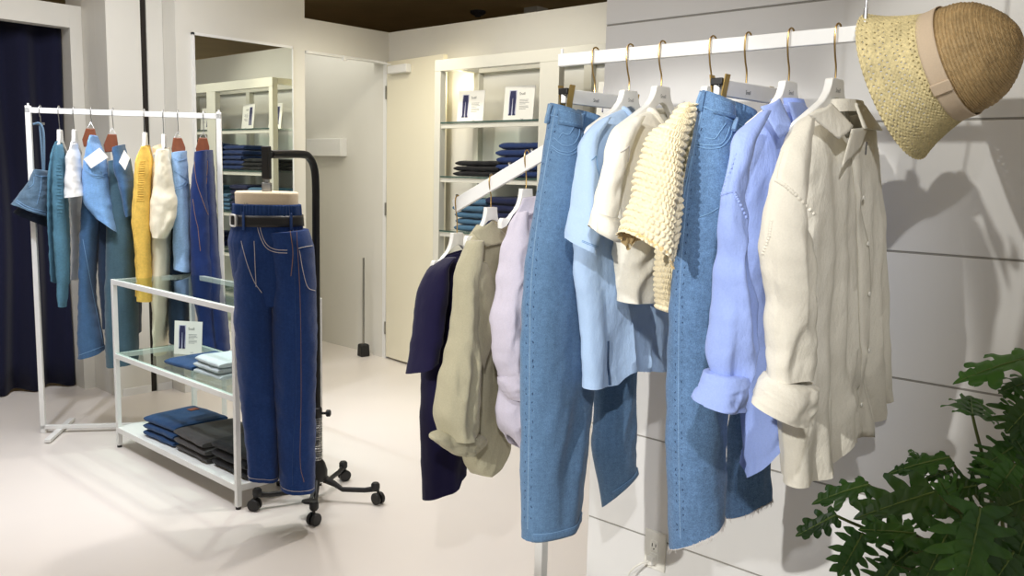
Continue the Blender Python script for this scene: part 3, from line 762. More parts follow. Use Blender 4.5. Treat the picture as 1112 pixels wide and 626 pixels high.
# --- raw hem jeans
left = [(763, 98, 796, 110, .030), (756, 135, 799, 142, .04), (746, 180, 801, 186, .05), (738, 240, 801, 245, .055), (731, 310, 799, 315, .055), (727, 380, 796, 385, .055), (725, 470, 790, 465, .055), (726, 540, 788, 525, .055), (728.5, 594, 785, 563, .055)]
right = [(794, 109, 822, 120, .030), (798, 142, 832, 150, .04), (800, 190, 838, 196, .05), (799, 260, 840, 262, .05), (797, 340, 838, 345, .05), (794, 420, 836, 420, .05), (790, 480, 834.5, 480, .05), (787, 560, 835, 543, .05)]
J2, LL, RL = jeans('jeans', 'blue straight jeans with raw frayed hem beside the periwinkle shirt', F_j2, left, right, M['den2'], M['den2s'], GG, seed=12, raw=True, outx=-.5, outpath=[(765, 106), (756, 150), (748, 200), (742, 260), (738, 320), (737, 400), (737, 480), (739, 586)], lines=[[(757, 156), (768, 158), (782, 157), (789, 148), (792, 138)], [(757, 159), (768, 161.5), (783, 160), (792, 150), (795, 139)], [(764, 116), (778, 122), (796, 132), (812, 139)], [(767, 150), (776, 151), (782, 143), (788, 134)], [(752, 170), (747, 195), (743, 215)], [(760, 236), (770, 232), (780, 226)]], loops=[[(799, 119), (797, 130), (794, 142)], [(764, 101), (761, 110), (759, 120)]])

# --- shirts
def cuff_rows(L, w0, w1): pass
def shirt(label, fr, body_rows, sleeve_rows, cuff_rows, mat, seed, name='shirt', hem=None, n_sl=.065, right_rows=None, cuff_d=.05, group=GG, fold=.014, cat='shirt', hd=.05, base=1.5, inner=None, cufffold=.004, neck=(.03, 0, .12)):
    T = thing(name, label, cat, fr.loc(0, base), group)
    bd = Loft(fr, body_rows, n0=0, nr=96, nc=120, fold=fold, ffreq=13, wr=.003, wfreq=15, seed=seed, hem=hem, open_top=True, neck=neck)
    bd.mb().build('body', mat, T, angle=60)
    sl = Loft(fr, sleeve_rows, dmin=.052, n0=n_sl, nr=80, nc=80, fold=.010, ffreq=14, wr=.004, wfreq=17, seed=seed + 1, grow=.6)
    sl.mb().build('sleeve', mat, T, angle=60)
    cf = None
    if cuff_rows:
        cf = Loft(fr, cuff_rows, n0=n_sl, nr=30, nc=90, fold=cufffold, ffreq=12, wr=.0045, wfreq=26, seed=seed + 2, e=.85)
        cf.mb().build('cuff', mat, T, angle=60)
    if right_rows:
        sr = Loft(fr, right_rows, n0=-.045, nr=60, nc=60, fold=.008, ffreq=14, wr=.003, seed=seed + 3); sr.mb().build('sleeve', mat, T, angle=60)
    return T, bd, sl, cf

# periwinkle
T, bd, sl, cf = shirt('periwinkle blue button shirt with rolled cuff beside the raw hem jeans', F_bs,
    [(838, 116, 876, 112, .03), (826, 124, 890, 124, .04), (806, 146, 906, 148, .05), (797, 190, 912, 186, .055), (802, 260, 908, 255, .055), (808, 340, 898, 335, .055), (812, 420, 882, 410, .055), (807, 508, 860, 470, .05)],
    [(822, 124, 838, 120, .022), (800, 144, 824, 152, .035), (787, 182, 812, 205, .05), (780, 228, 812, 240, .055), (777.5, 290, 815, 300, .055), (771, 350, 819, 352, .055), (767, 392, 818, 388, .055), (770, 412, 814, 414, .05)],
    [(764, 402, 814, 410, .055), (757, 417, 812, 426, .062), (750.5, 431, 810, 448, .06)], M['peri'], 20,
    hem=[(-1, -.02), (-.8, -.01), (-.55, .0), (0, .02), (.6, .03), (1, .06)], right_rows=[(868, 122, 884, 126, .03), (880, 150, 902, 170, .04), (884, 220, 908, 240, .04), (880, 320, 904, 330, .04), (878, 380, 900, 385, .04)])
D = Drape([bd.mb(), sl.mb()])
draped_bumps(T, D, [(797, 209), (802, 219), (810, 236)], M['peri'], 9, .003)
draped_bumps(T, D, [(799, 168), (791, 190), (784, 210)], M['peri'], 10, .0022)
draped(T, D, [(782, 213), (789, 210), (797, 208)], M['peri'], .0018, 8, .0, 'shoulder_seam')
fr = F_bs
patch4(fr, [(826, 116, .03), (846, 107, .045), (861, 138, .065), (846, 150, .06)], 10, .006).build('collar', M['peri'], T, solid=.003)
patch4(fr, [(856, 111, .045), (872, 112, .03), (878, 124, .03), (864, 138, .06)], 8, .003).build('collar', M['peri'], T, solid=.003)
st = Loft(fr, [(838, 108, 872, 108, .03), (838, 122, 876, 120, .035)], nr=12, nc=50, fold=0, wr=.001, seed=3, open_top=True); st.mb().build('collar_stand', M['peri'], T)

# cream
T, bd, sl, cf = shirt('rightmost cream button shirt with big rolled cuff, under the straw hat', F_ws,
    [(884, 120, 938, 112, .03), (868, 132, 946, 132, .04), (850, 165, 950, 160, .052), (845, 215, 955, 214, .056), (850, 280, 957, 270, .056), (853, 350, 957, 345, .056), (854, 410, 960, 400, .056), (858, 462, 962, 430, .05)],
    [(866, 134, 886, 128, .022), (850, 162, 880, 176, .035), (838, 205, 880, 226, .05), (827.5, 266, 886, 268, .055), (832, 325, 888, 330, .055), (833, 370, 887, 370, .055), (833, 412, 885, 414, .05)],
    [(832, 404, 890, 424, .060), (822, 418, 887, 446, .066), (815, 434, 878, 463, .060)], M['creamsh'], 31,
    hem=[(-1, -.115), (-.72, -.11), (-.5, -.09), (-.42, -.045), (-.1, -.055), (.2, -.055), (.5, -.03), (.8, -.005), (1, .02)], fold=.016, cufffold=.006, neck=(.075, 0, .2))
fr = F_ws
D = Drape([bd.mb(), sl.mb()])
draped_bumps(T, D, [(843, 196), (852, 201), (864, 212), (883, 232)], M['creamsh'], 16, .0034)
draped_bumps(T, D, [(838, 240), (836, 256), (829, 275)], M['creamsh'], 13, .0034)
draped(T, D, [(850, 165), (846, 180), (843, 196)], M['creamsh'], .002, 8, .0, 'shoulder_seam')
patch4(fr, [(877, 124, .035), (902, 112, .05), (926, 137, .075), (911, 151, .07)], 12, .007).build('collar', M['creamsh'], T, solid=.003)
patch4(fr, [(928, 112, .035), (940, 116, .03), (958, 142, .03), (938, 140, .06)], 10, .005).build('collar', M['creamsh'], T, solid=.003)
st = Loft(fr, [(889, 110, 936, 110, .035), (884, 126, 940, 122, .04)], nr=12, nc=50, fold=0, wr=.001, seed=3, open_top=True); st.mb().build('collar_stand', M['creamsh'], T)
bd.strip([(.03, -.02), (.14, -.06), (.4, .0), (.7, .02), (1, .05)], .11, 60, .0045).build('placket', M['creamsh'], T, solid=.002)
patch4(fr, [(925, 140, .062), (943, 138, .050), (936, 158, .056), (914, 182, .068)], 8, .003).build('facing', M['creamsh'], T, solid=.002)
b = MB(); p = bd.pt(.12, .12, .004); b.tube([p + np.array([0, 0, .012]), p - np.array([0, 0, .012])], .0012); b.build('buttonhole', M['inkd'], T)
for k in range(5):
    b = MB(); p = bd.pt(.3 + .15 * k, .02, .009); b.lathe(p, fr.n, [(.0045, -.001), (.0045, .001), (.003, .0015), (0, .0012)], 14); b.build('button', M['plastic'], T)

# ================================================================== STRAW HAT ON THE RAIL END
def m_straw(name, c, open_=0.0, rings=1.0):
    s = N(name); b = lin(c); lo = tuple(v * .62 for v in b[:3]) + (1,); hi = tuple(min(1, v * 1.2) for v in b[:3]) + (1,)
    s.set(Base_Color=s.mix(.5, s.ramp(s.noise(160, 3), [(.3, lo), (.68, hi)]), s.ramp(s.noise(30, 3), [(.3, lo), (.7, hi)])), Roughness=.7, Normal=s.bump(s.noise(260, 2), .6, .002))
    return s.m
M['straw'] = m_straw('straw_brown', (186, 158, 112)); M['strawp'] = m_straw('straw_pale', (222, 206, 154)); M['ribbon'] = m_cloth('ribbon_beige', (206, 186, 160), .03, 900, 20, .1)
D_h = 1.575; px = D_h / F_PX * .95; be = math.radians(15)
cb = at(1031, 70, D_h)
vh = ray(1036, 69); vh /= np.linalg.norm(vh); Rh = R_ - vh * (R_ @ vh); Rh /= np.linalg.norm(Rh); Uh = np.cross(Rh, vh)
A = Rh * (.906 * math.cos(be)) + Uh * (.423 * math.cos(be)) - vh * math.sin(be)
E1 = -Rh * .423 + Uh * .906; E2 = np.cross(A, E1)
t = thing('straw_hat', 'woven straw hat with beige ribbon hooked on the rail end', 'hat', cb)
def hat_surf(prof, na, nb, rel, name, mat, lobes=False):
    prof = np.array(prof, float); q = np.linspace(0, len(prof) - 1, na); G = np.zeros((na, nb, 3))
    r_ = np.interp(q, range(len(prof)), prof[:, 0]); h_ = np.interp(q, range(len(prof)), prof[:, 1])
    # smooth the profile
    for _ in range(6):
        r_[1:-1] = (r_[:-2] + 2 * r_[1:-1] + r_[2:]) / 4; h_[1:-1] = (h_[:-2] + 2 * h_[1:-1] + h_[2:]) / 4
    for i in range(na):
        for j in range(nb):
            a = 2 * math.pi * j / nb
            dr = rel(i, j, a) if rel else 0
            wob = 1 + (.05 * math.sin(2 * a + .6) + .03 * math.sin(3 * a)) * (max(0, -h_[i]) / (70 * px) if lobes else 0)
            G[i, j] = cb + A * h_[i] + (r_[i] * wob + dr) * (math.cos(a) * E1 + math.sin(a) * E2)
    return G
crown = [(62 * px, 0), (62.5 * px, 14 * px), (60 * px, 30 * px), (53 * px, 45 * px), (42 * px, 57 * px), (28 * px, 68 * px), (13 * px, 75 * px), (.5 * px, 77 * px)]
G = hat_surf(crown, 130, 140, lambda i, j, a: .0011 * math.sin(i * 2.4) + .0005 * math.sin(j * .9 + i), 'crown', None)
MB().grid(G, wrap=True).build('crown', M['straw'], t, angle=80)
# brim of open lace weave: a net of cords with real holes
brim = [(62.5 * px, 6 * px), (64 * px, -8 * px), (70 * px, -26 * px), (78 * px, -45 * px), (88 * px, -62 * px)]
na, nb = 76, 300
G = hat_surf(brim, na, nb, lambda i, j, a: .0016 * math.sin(i * 1.57) * (1 if (j // 2) % 2 else -1), 'brim', None, True)
mb_ = MB(); vs = G.reshape(-1, 3); fs = []
for i in range(na - 1):
    for j in range(nb):
        row = i // 2
        hole = (i % 4 in (1, 2)) and ((j + 2 * ((i // 4) % 2)) % 5 == 1) and 7 < i < na - 5 and (i // 4) % 1 == 0
        edge_band = (i // 4) % 4 == 3
        if hole and not edge_band: continue
        j2 = (j + 1) % nb; fs.append((i * nb + j, i * nb + j2, (i + 1) * nb + j2, (i + 1) * nb + j))
mb_.add(vs, fs)
mb_.build('brim', M['strawp'], t, angle=80, solid=.0022)
b = MB(); b.tube([G[-1, j] for j in range(0, nb, 2)], .0022, 6, closed=True); b.build('brim_edge', M['strawp'], t)
rb = [(65.2 * px, -8 * px), (64.6 * px, -2 * px), (64.6 * px, 4 * px), (65.2 * px, 11 * px)]
Gr = hat_surf(rb, 8, 100, None, 'ribbon', None); MB().grid(Gr, wrap=True).build('ribbon', M['ribbon'], t, solid=.0015)
a0 = math.radians(200)
rd = math.cos(a0) * E1 + math.sin(a0) * E2
near = max(range(100), key=lambda j: (Gr[4, j] - cb) @ (-F_) - .35 * ((Gr[4, j] - cb) @ U_))
q0, q1 = Gr[0, near], Gr[-1, near]; tg = (Gr[4, (near + 1) % 100] - Gr[4, near - 1]); tg /= np.linalg.norm(tg); nr_ = np.cross(tg, A); nr_ *= np.sign(nr_ @ (Gr[4, near] - cb))
b = MB(); b.obox((q0 + q1) / 2 + nr_ * .002, tg, A, nr_, .011, 10.5 * px, .0022); b.build('ribbon_knot', M['ribbon'], t, bevel=.002)

# ================================================================== SLANTED ARM STAND WITH THREE TOPS
AX = 1.86
a0 = np.array([AX, 1.585, 1.585]); a1 = np.array([AX, 1.955, 1.398])
A0, A1 = on_x(596, 163, AX), on_x(494, 224, AX)
t = thing('display_stand', 'white floor stand with a slanted arm and pegs behind the leftmost jeans', 'clothes stand', (AX, A0[1] - .02, 0))
b = MB(); yb = A0[1] - .015; b.box(AX - .014, AX + .014, yb - .014, yb + .014, 0, A0[2] + .06); b.build('post', M['powder'], t, bevel=.002)
b = MB(); b.box(AX - .2, AX + .2, yb - .2, yb + .2, 0, .008); b.build('base_plate', M['powder'], t, bevel=.003)
b = MB(); b.beam(A0, A1, .012, .040); b.build('arm', M['powder'], t, bevel=.002)
ad = (A1 - A0) / np.linalg.norm(A1 - A0); an = np.cross(ad, np.array([1.0, 0, 0])); an *= np.sign(an[2])
pegs = []
for u, v in ((577, 162), (553, 178), (533, 190), (497, 215)):
    p = on_x(u, v, AX); s_ = (p - A0) @ ad; q = A0 + ad * s_ + an * .02
    pegs.append(q); b = MB(); b.tube([q - an * .004, q + an * .007], .0035, 10); b.tube([q + an * .0065, q + an * .0095], [.0048, .0042], 10); b.build('peg', M['steel'], t)
def arm_hook(fr, zt, zr):
    pts = [(0, zt - .012), (0, zt + .03), (-.003, zt + (zr - zt) * .5), (-.009, zr - .02), (-.008, zr - .002), (0, zr + .006), (.008, zr), (.009, zr - .018)]
    return [fr.loc(*p) for p in smoothpath([np.array(p) for p in pts], 5)]
GW = 'tops on the slanted arm stand'; GH2 = 'white hangers on the slanted arm'
fn = Frame(AX, pegs[3][1], 0); fb = Frame(AX, pegs[2][1], 0); fl = Frame(AX, pegs[0][1] + .02, 0)
zt_n, zt_b, zt_l = fn.px(494, 253)[2], fb.px(539, 225)[2], fl.px(578, 205)[2]
shirt_hanger('clothes_hanger', fn, zt_n, 0, 'white hanger holding the navy blouse at the low end of the arm', half=.085, slope=1.2, steep=True, group=GH2, hook=arm_hook(fn, zt_n, pegs[3][2] + .0), logo=False)
shirt_hanger('clothes_hanger', fb, zt_b, 0, 'white hanger holding the khaki linen shirt on the slanted arm', half=.085, slope=1.2, steep=True, group=GH2, hook=arm_hook(fb, zt_b, pegs[2][2]), logo=False)
shirt_hanger('clothes_hanger', fl, zt_l, 0, 'white hanger holding the lilac shirt beside the jeans', half=.085, slope=1.2, steep=True, group=GH2, hook=arm_hook(fl, zt_l, pegs[0][2]), logo=False)
M['navy'] = m_cloth('cloth_navy', (20, 16, 50), .05, 700, 10, .2, trans=0)
M['khaki'] = m_cloth('linen_khaki', (176, 170, 144), .06, 800, 16, .4)
M['khakid'] = m_cloth('linen_khaki_inside', (150, 140, 116), .06, 800, 16, .3)
M['lilac'] = m_cloth('cotton_lilac', (206, 200, 214), .04, 800, 16, .35)
# navy blouse
T = thing('blouse', 'dark navy short sleeve blouse at the low end of the slanted arm', 'blouse', fn.loc(0, 1.2), GW)
bd = Loft(fn, [(484, 279, 508, 272, .03), (470, 288, 514, 284, .045), (460, 305, 516, 300, .055), (458, 350, 514, 350, .06), (459, 400, 510, 400, .06), (458, 460, 506, 460, .06), (459.5, 541, 503, 524, .06)], nr=60, nc=80, fold=.008, ffreq=9, wr=.002, seed=41, open_top=True,
          hem=[(-1, 0), (.15, -.0), (.3, .02), (1, .03)])
bd.mb().build('body', M['navy'], T, angle=60)
sl = Loft(fn, dmin=.055, rows=[(481, 281, 496, 280, .03), (468, 291, 488, 292, .045), (457, 308, 488, 312, .06), (450, 345, 482, 350, .06), (444, 390, 478, 384, .06), (441.5, 405, 476, 396, .06)], n0=.07, nr=40, nc=50, fold=.005, wr=.002, seed=42); sl.mb().build('sleeve', M['navy'], T, angle=60)
rim = [bd.pt(0, math.cos(a), .001, math.sin(a) > 0) for a in np.linspace(0, 2 * math.pi, 40)[:-1]]
MB().tube(rim, .004, 8, closed=True).build('neckband', M['navy'], T)
# khaki linen shirt
T, bd, sl, cf = shirt('khaki linen shirt with turned up cuff between the navy blouse and the lilac shirt', fb,
    [(518, 244, 556, 250, .04), (508, 262, 562, 262, .05), (500, 285, 564, 285, .06), (500, 350, 566, 350, .06), (500, 420, 562, 420, .06), (502, 470, 555, 470, .055), (506, 505, 546, 507, .045), (511, 515, 537, 516, .04)],
    [(508, 262, 526, 262, .03), (497, 282, 522, 290, .05), (490, 330, 520, 335, .055), (483, 380, 520, 385, .055), (477, 420, 521, 420, .055), (475, 450, 520, 452, .055), (480, 474, 517, 476, .05)],
    [(476, 468, 520, 474, .035), (469, 471, 526, 476, .035), (476, 481, 523, 487, .034), (488, 490, 516, 494, .03)], M['khaki'], 50,
    hem=[(-1, .01), (0, .0), (1, .01)], group=GW, base=1.1, n_sl=.06, fold=.004)
sl2 = Loft(fb, [(509, 285, 528, 285, .02), (506, 320, 540, 330, .02), (508, 360, 527, 400, .02)], n0=.075, nr=24, nc=30, fold=.004, seed=4); sl2.mb().build('yoke_flap', M['khaki'], T)
patch4(fb, [(512, 252, .03), (534, 240, .04), (556, 262, .055), (528, 268, .06)], 10, .008).build('collar', M['khaki'], T, solid=.003)
patch4(fb, [(536, 240, .02), (552, 246, .02), (560, 262, .03), (550, 268, .05)], 8, .004).build('collar', M['khakid'], T, solid=.003)
# lilac shirt
T, bd, sl, cf = shirt('lilac button shirt with rolled sleeve half behind the leftmost jeans', fl,
    [(566, 222, 600, 215, .03), (552, 250, 610, 250, .045), (546, 280, 612, 280, .055), (545, 350, 612, 350, .055), (542, 420, 610, 420, .055), (541, 470, 606, 470, .055), (550, 484, 600, 498, .05)],
    [(560, 232, 574, 230, .025), (548, 262, 574, 265, .04), (539, 310, 572, 310, .05), (534, 360, 572, 360, .05), (536, 385, 570, 385, .05), (545, 408, 568, 408, .045)],
    [(542, 409, 572, 401, .05), (544, 422, 572, 418, .055), (551, 433, 572, 434, .05)], M['lilac'], 60,
    hem=[(-1, .04), (-.6, .0), (.2, -.02), (.7, .0), (1, .05)], group=GW, base=1.1, n_sl=.06, right_rows=[(592, 225, 604, 230, .03), (604, 270, 620, 280, .04), (604, 380, 620, 390, .04)])
patch4(fl, [(557, 236, .03), (568, 215, .035), (590, 212, .04), (580, 232, .06)], 10, .006).build('collar', M['lilac'], T, solid=.003)

# ================================================================== GLASS DISPLAY TABLE
TX0, TX1, TY0, TY1, TZ = 1.915, 2.365, 3.36, 4.59, .905
t = thing('display_table', 'white framed display table with glass shelves in the middle of the floor', 'table', (2.14, 3.97, 0))
lw = .011
for x in (TX0 + lw, TX1 - lw):
    for y in (TY0 + lw, TY1 - lw):
        b = MB(); b.box(x - lw - .0007, x + lw + .0007, y - lw - .0007, y + lw + .0007, .012, TZ + .0007); lg = b.build('leg', M['powder'], t, bevel=.0015)
        b = MB(); b.lathe((x, y, 0), (0, 0, 1), [(.012, 0), (.012, .012)], 16); b.build('foot', M['blackp'], lg)
def frame_rails(z0, z1):
    b = MB(); b.box(TX0, TX0 + .022, TY0, TY1, z0, z1); b.box(TX1 - .022, TX1, TY0, TY1, z0, z1); b.box(TX0 + .022, TX1 - .022, TY0, TY0 + .022, z0, z1); b.box(TX0 + .022, TX1 - .022, TY1 - .022, TY1, z0, z1); return b
frame_rails(TZ - .026, TZ).build('top_frame', M['powder'], t, bevel=.0015)
frame_rails(.486, .512).build('middle_frame', M['powder'], t, bevel=.0015)
frame_rails(.082, .112).build('bottom_frame', M['powder'], t, bevel=.0015)
for z, nm in ((TZ - .004, 'glass_top'), (.512, 'glass_shelf')):
    b = MB(); b.box(TX0 + .004, TX1 - .004, TY0 + .004, TY1 - .004, z, z + .006); b.build(nm, M['glass'], t, smooth=False)
b = MB(); b.box(TX0 + .022, TX1 - .022, TY0 + .022, TY1 - .022, .104, .112); b.build('bottom_shelf', M['powder'], t)

# folded garments: a folded slab with rounded fold edges and soft layers
M['f_blue'] = m_denim('denim_folded_blue', (38, 70, 112), .25); M['f_deep'] = m_denim('denim_folded_deep', (32, 52, 98), .25); M['f_navy'] = m_denim('denim_folded_navy', (22, 30, 66), .2)
M['f_light'] = m_denim('denim_folded_bleached', (196, 206, 210), .2, mott=.08); M['f_teal'] = m_denim('denim_folded_teal', (70, 106, 134), .25); M['f_char'] = m_denim('denim_folded_charcoal', (72, 70, 70), .2); M['f_black'] = m_denim('denim_folded_black', (18, 18, 22), .2)
def folded(name, label, cat, c, lx, ly, h, mat, group, yaw=0.0, seed=0, layers=2, patch=None):
    """folded in half: fold edge towards -x; c = centre of the underside"""
    t = thing(name, label, cat, c, group)
    ca, sa = math.cos(yaw), math.sin(yaw)
    ny, npf = 22, 40; hh = h / layers
    W = lambda x, y, z: (c[0] + x * ca - y * sa, c[1] + x * sa + y * ca, c[2] + z)
    for L_ in range(layers):
        G = np.zeros((ny, npf, 3)); z0 = L_ * hh
        for i in range(ny):
            y = (i / (ny - 1) - .5) * ly
            ed = min(1, (1 - abs(i / (ny - 1) * 2 - 1)) * 6 + .35) ** .5
            jx = .006 * pn(y * 14, seed, L_ * 2.0)
            for k in range(npf):
                a = 2 * math.pi * k / npf; cx, sz = math.cos(a), math.sin(a)
                x = np.sign(cx) * abs(cx) ** .28 * (lx / 2 - .002 * L_) + jx * (cx < 0)
                z = np.sign(sz) * abs(sz) ** .75 * hh / 2 * ed * 1.04
                z += .0035 * pn(x * 13, y * 13, seed * 1.3 + L_) * (1 if sz > 0 else .2) * (1 if L_ == layers - 1 else .3)
                G[i, k] = W(x, y, max(z + z0 + hh / 2, .0006 if L_ == 0 else z0 + .0004))
        b = MB().grid(G, wrap=True); o_ = len(b.v); b.f += [tuple(range(npf - 1, -1, -1)), tuple((ny - 1) * npf + k for k in range(npf))]; b.mi += [0, 0]
        b.build('folded_half', mat, t, angle=50)
    if patch:
        b = MB(); P = [W(patch[0] + dx, patch[1] + dy, h + .003) for dx, dy in ((-.025, -.02), (.025, -.02), (.025, .02), (-.025, .02))]; b.plate(P, (0, 0, 1), .003); b.build('waist_patch', M['leather'], t)
    return t
ORD = ['topmost', 'second', 'third', 'fourth', 'fifth', 'sixth', 'seventh']
def stack(base, n, lx, ly, h, mat, colour, where, group, seed, yaw=0, jit=.008, kind='jeans', layers=1, patch=None):
    for k in range(n):
        o = n - 1 - k
        lab = f'{ORD[o]} folded {kind} of the {where}' if n > 1 else f'folded {colour} {kind} {where}'
        r = random.Random(seed * 31 + k)
        folded('folded_jeans', lab, 'jeans', (base[0] + r.uniform(-jit, jit), base[1] + r.uniform(-jit, jit), base[2] + k * h), lx, ly, h * .985, mat, group, yaw + r.uniform(-.03, .03), seed + k, layers, patch if o == 0 else None)
zb, zm = .1125, .5185
GT = 'folded jeans on the display table'
stack((2.11, 4.20, zb), 3, .30, .30, .036, M['f_blue'], 'blue', 'blue stack on the bottom shelf', GT, 1, yaw=.05, patch=(.08, .06))
stack((2.11, 3.86, zb), 3, .32, .31, .036, M['f_char'], 'charcoal', 'charcoal stack on the bottom shelf', GT, 2, yaw=-.04)
stack((2.13, 3.53, zb), 3, .33, .30, .044, M['f_black'], 'black', 'black stack on the bottom shelf', GT, 3)
stack((2.12, 4.02, zm), 1, .30, .24, .032, M['f_blue'], 'bright blue', 'lying alone on the middle glass shelf', GT, 4, yaw=.1)
stack((2.13, 3.75, zm), 3, .28, .24, .029, M['f_light'], 'bleached', 'bleached stack on the middle glass shelf', GT, 5)
stack((2.25, 3.46, zm), 2, .18, .16, .035, M['f_navy'], 'navy', 'navy pair at the right end of the glass shelf', GT, 6)

def card(name, label, c, xd, w, h, group, tilt=.10, fig=True):
    """printed card standing on a shelf; xd = reading direction along its width"""
    t = thing(name, label, 'sign card', c, group); xd = np.array(xd, float); xd /= np.linalg.norm(xd); up0 = np.array([0, 0, 1.0]); n = np.cross(xd, up0)
    up = up0 * math.cos(tilt) - n * math.sin(tilt); nn = np.cross(xd, up); c = np.array(c, float)
    Q = lambda a, b_, o=0: c + xd * (a - .5) * w + up * b_ * h + nn * o
    b = MB(); b.plate([Q(0, 0), Q(1, 0), Q(1, 1), Q(0, 1)], nn, .003); b.build('board', M['card'], t, smooth=False)
    b = MB(); b.plate([Q(.3, .02, -.002), Q(.7, .02, -.002), c - n * .07 + xd * .2 * w, c - n * .07 - xd * .2 * w], np.cross(xd, up0 * .1 - n), .002); b.build('back_stand', M['card'], t, smooth=False)
    b = MB(); b.plate([Q(.16, .18, .0020), Q(.42, .18, .0020), Q(.42, .88, .0020), Q(.16, .88, .0020)], nn, .0006); b.build('picture', M['ink'] if not fig else m_cached('card_lavender', (196, 196, 214)), t, smooth=False)
    b = MB()
    for pts in ([(.20, .86), (.38, .86), (.40, .66), (.18, .66)], [(.18, .67), (.285, .67), (.27, .24), (.20, .20)], [(.295, .67), (.40, .67), (.38, .20), (.31, .24)], [(.17, .17), (.27, .17), (.27, .23), (.20, .24)], [(.31, .17), (.41, .17), (.38, .24), (.31, .23)]):
        b.plate([Q(a, z, .0028) for a, z in pts], nn, .0005)
    b.build('printed_jeans', M['print'], t, smooth=False)
    text_mb('Snell', Q(.50, .74, .0018), xd, up, h * .11).build('heading', M['inkd'], t, smooth=False)
    b = MB()
    for k, (z, l_) in enumerate(((.60, .30), (.56, .28), (.52, .32), (.48, .2), (.42, .30), (.38, .31), (.34, .22))): b.plate([Q(.52, z, .0018), Q(.52 + l_, z, .0018), Q(.52 + l_, z + .012, .0018), Q(.52, z + .012, .0018)], nn, .0004)
    b.build('small_print', M['ink'], t, smooth=False)
    text_mb('Snell', Q(.60, .05, .0018), xd, up, h * .05).build('footer', M['ink'], t, smooth=False)
    return t
_mc = {}
def m_cached(n_, c_):
    if n_ not in _mc: _mc[n_] = m_plain(n_, c_, .7)
    return _mc[n_]
cd = on_z(192, 381, zm)
card('sign_card', 'white sign card with jeans picture on the display table', (2.17, 4.28, zm), (.55, -.82, 0), .155, .175, None)

# ================================================================== MANNEQUIN STAND AND DRESSED FORM
HB = np.array([2.232, 3.212, 0])
t = thing('form_stand', 'black rolling stand with hooked pole carrying the half body form', 'stand', HB)
W_ = np.array([1.90, 3.065, 0])                       # form axis
pole_top = 1.56
dirA = (W_ - HB) / np.linalg.norm(W_ - HB); dist = np.linalg.norm(W_ - HB)
b = MB(); path = [HB + np.array([0, 0, z]) for z in (.42, .7, 1.0, 1.3, pole_top - .13)]
path = smoothpath(path + [HB + dirA * .012 + np.array([0, 0, pole_top - .055]), HB + dirA * .05 + np.array([0, 0, pole_top - .012]), HB + dirA * .11 + np.array([0, 0, pole_top]), HB + dirA * (dist - .03) + np.array([0, 0, pole_top - .006])], 6)
b.tube(path, .0165, 16); b.build('pole', M['blackm'], t)
b = MB(); b.tube([HB + np.array([0, 0, z]) for z in (.15, .45)], .012, 14); b.build('lower_tube', M['steel'], t)
b = MB(); hl = [HB + np.array([.019 * math.cos(a), .019 * math.sin(a), .19 + a * .0017]) for a in np.linspace(0, 2 * math.pi * 19, 420)]; b.tube(hl, .0035, 6); b.build('spring', M['steel'], t)
b = MB(); b.tube([HB + np.array([0, 0, .41]), HB + np.array([.045 * R_[0], .045 * R_[1], .412])], .006, 10); b.lathe(HB + np.array([.04 * R_[0], .04 * R_[1], .412]), R_, [(.010, 0), (.016, .004), (.016, .018), (.010, .022)], 16); b.lathe(HB + np.array([0, 0, .39]), (0, 0, 1), [(.021, 0), (.022, .004), (.022, .045), (.017, .05)], 18); b.build('lock_knob', M['blackp'], t)
b = MB(); b.lathe(HB + np.array([0, 0, .095]), (0, 0, 1), [(.03, 0), (.045, .01), (.045, .05), (.034, .085), (.024, .10)], 24); b.build('hub', M['blackp'], t)
for k, ang in enumerate((-52, -128, 160, 92, 28)):
    a = math.radians(ang); u = np.array([math.cos(a), math.sin(a), 0]); sd = np.array([-u[1], u[0], 0])
    b = MB(); prof = [(.03, .105, .022), (.085, .085, .019), (.125, .060, .015), (.235, .062, .015), (.29, .072, .018)]
    rows = []
    for r_, z_, w_ in prof: rows.append([HB + u * r_ * .93 + sd * (w_ * .62 * math.cos(q)) + np.array([0, 0, z_ + w_ * .8 * math.sin(q)]) for q in np.linspace(0, 2 * math.pi, 13)[:-1]])
    R2 = np.array(rows); b.grid(R2, wrap=True); b.f += [tuple(range(11, -1, -1)), tuple(48 + q for q in range(12))]; b.mi += [0, 0]
    b.lathe(HB + u * .268 + np.array([0, 0, .062]), (0, 0, 1), [(.014, 0), (.02, .01), (.02, .03), (.014, .038)], 16)
    arm = b.build('base_arm', M['blackp'], t)
    ax = np.array([math.cos(a + .9), math.sin(a + .9), 0]); cc = HB + u * .28 + np.array([0, 0, .027])
    b = MB()
    for sg in (-1, 1): b.lathe(cc + ax * sg * .004, ax * sg, [(.004, 0), (.026, .001), (.0272, .004), (.0272, .014), (.025, .017), (.006, .018)], 24)
    b.tube([cc + np.array([0, 0, .0]), cc + np.array([0, 0, .045])], .006, 8)
    b.build('caster', M['blackp'], arm)
pd = HB + np.array([-.11, -.11, .07])
b = MB(); b.beam(HB + np.array([-.02, -.02, .10]), pd, .014, .008); b.lathe(pd + np.array([-.02, -.02, -.008]), (.1, .1, 1), [(.03, 0), (.036, .004), (.034, .012), (.02, .016)], 20); b.build('pedal', M['blackp'], t)
bx = W_ + np.array([0, 0, pole_top - .055])
b = MB(); b.obox(bx + np.array([0, 0, .015]), dirA, np.cross(dirA, (0, 0, 1)), (0, 0, 1), .013, .016, .065); b.obox(bx - dirA * .026 + np.array([0, 0, .045]), dirA, np.cross(dirA, (0, 0, 1)), (0, 0, 1), .018, .012, .012); b.build('bracket', M['blackp'], t, bevel=.004)
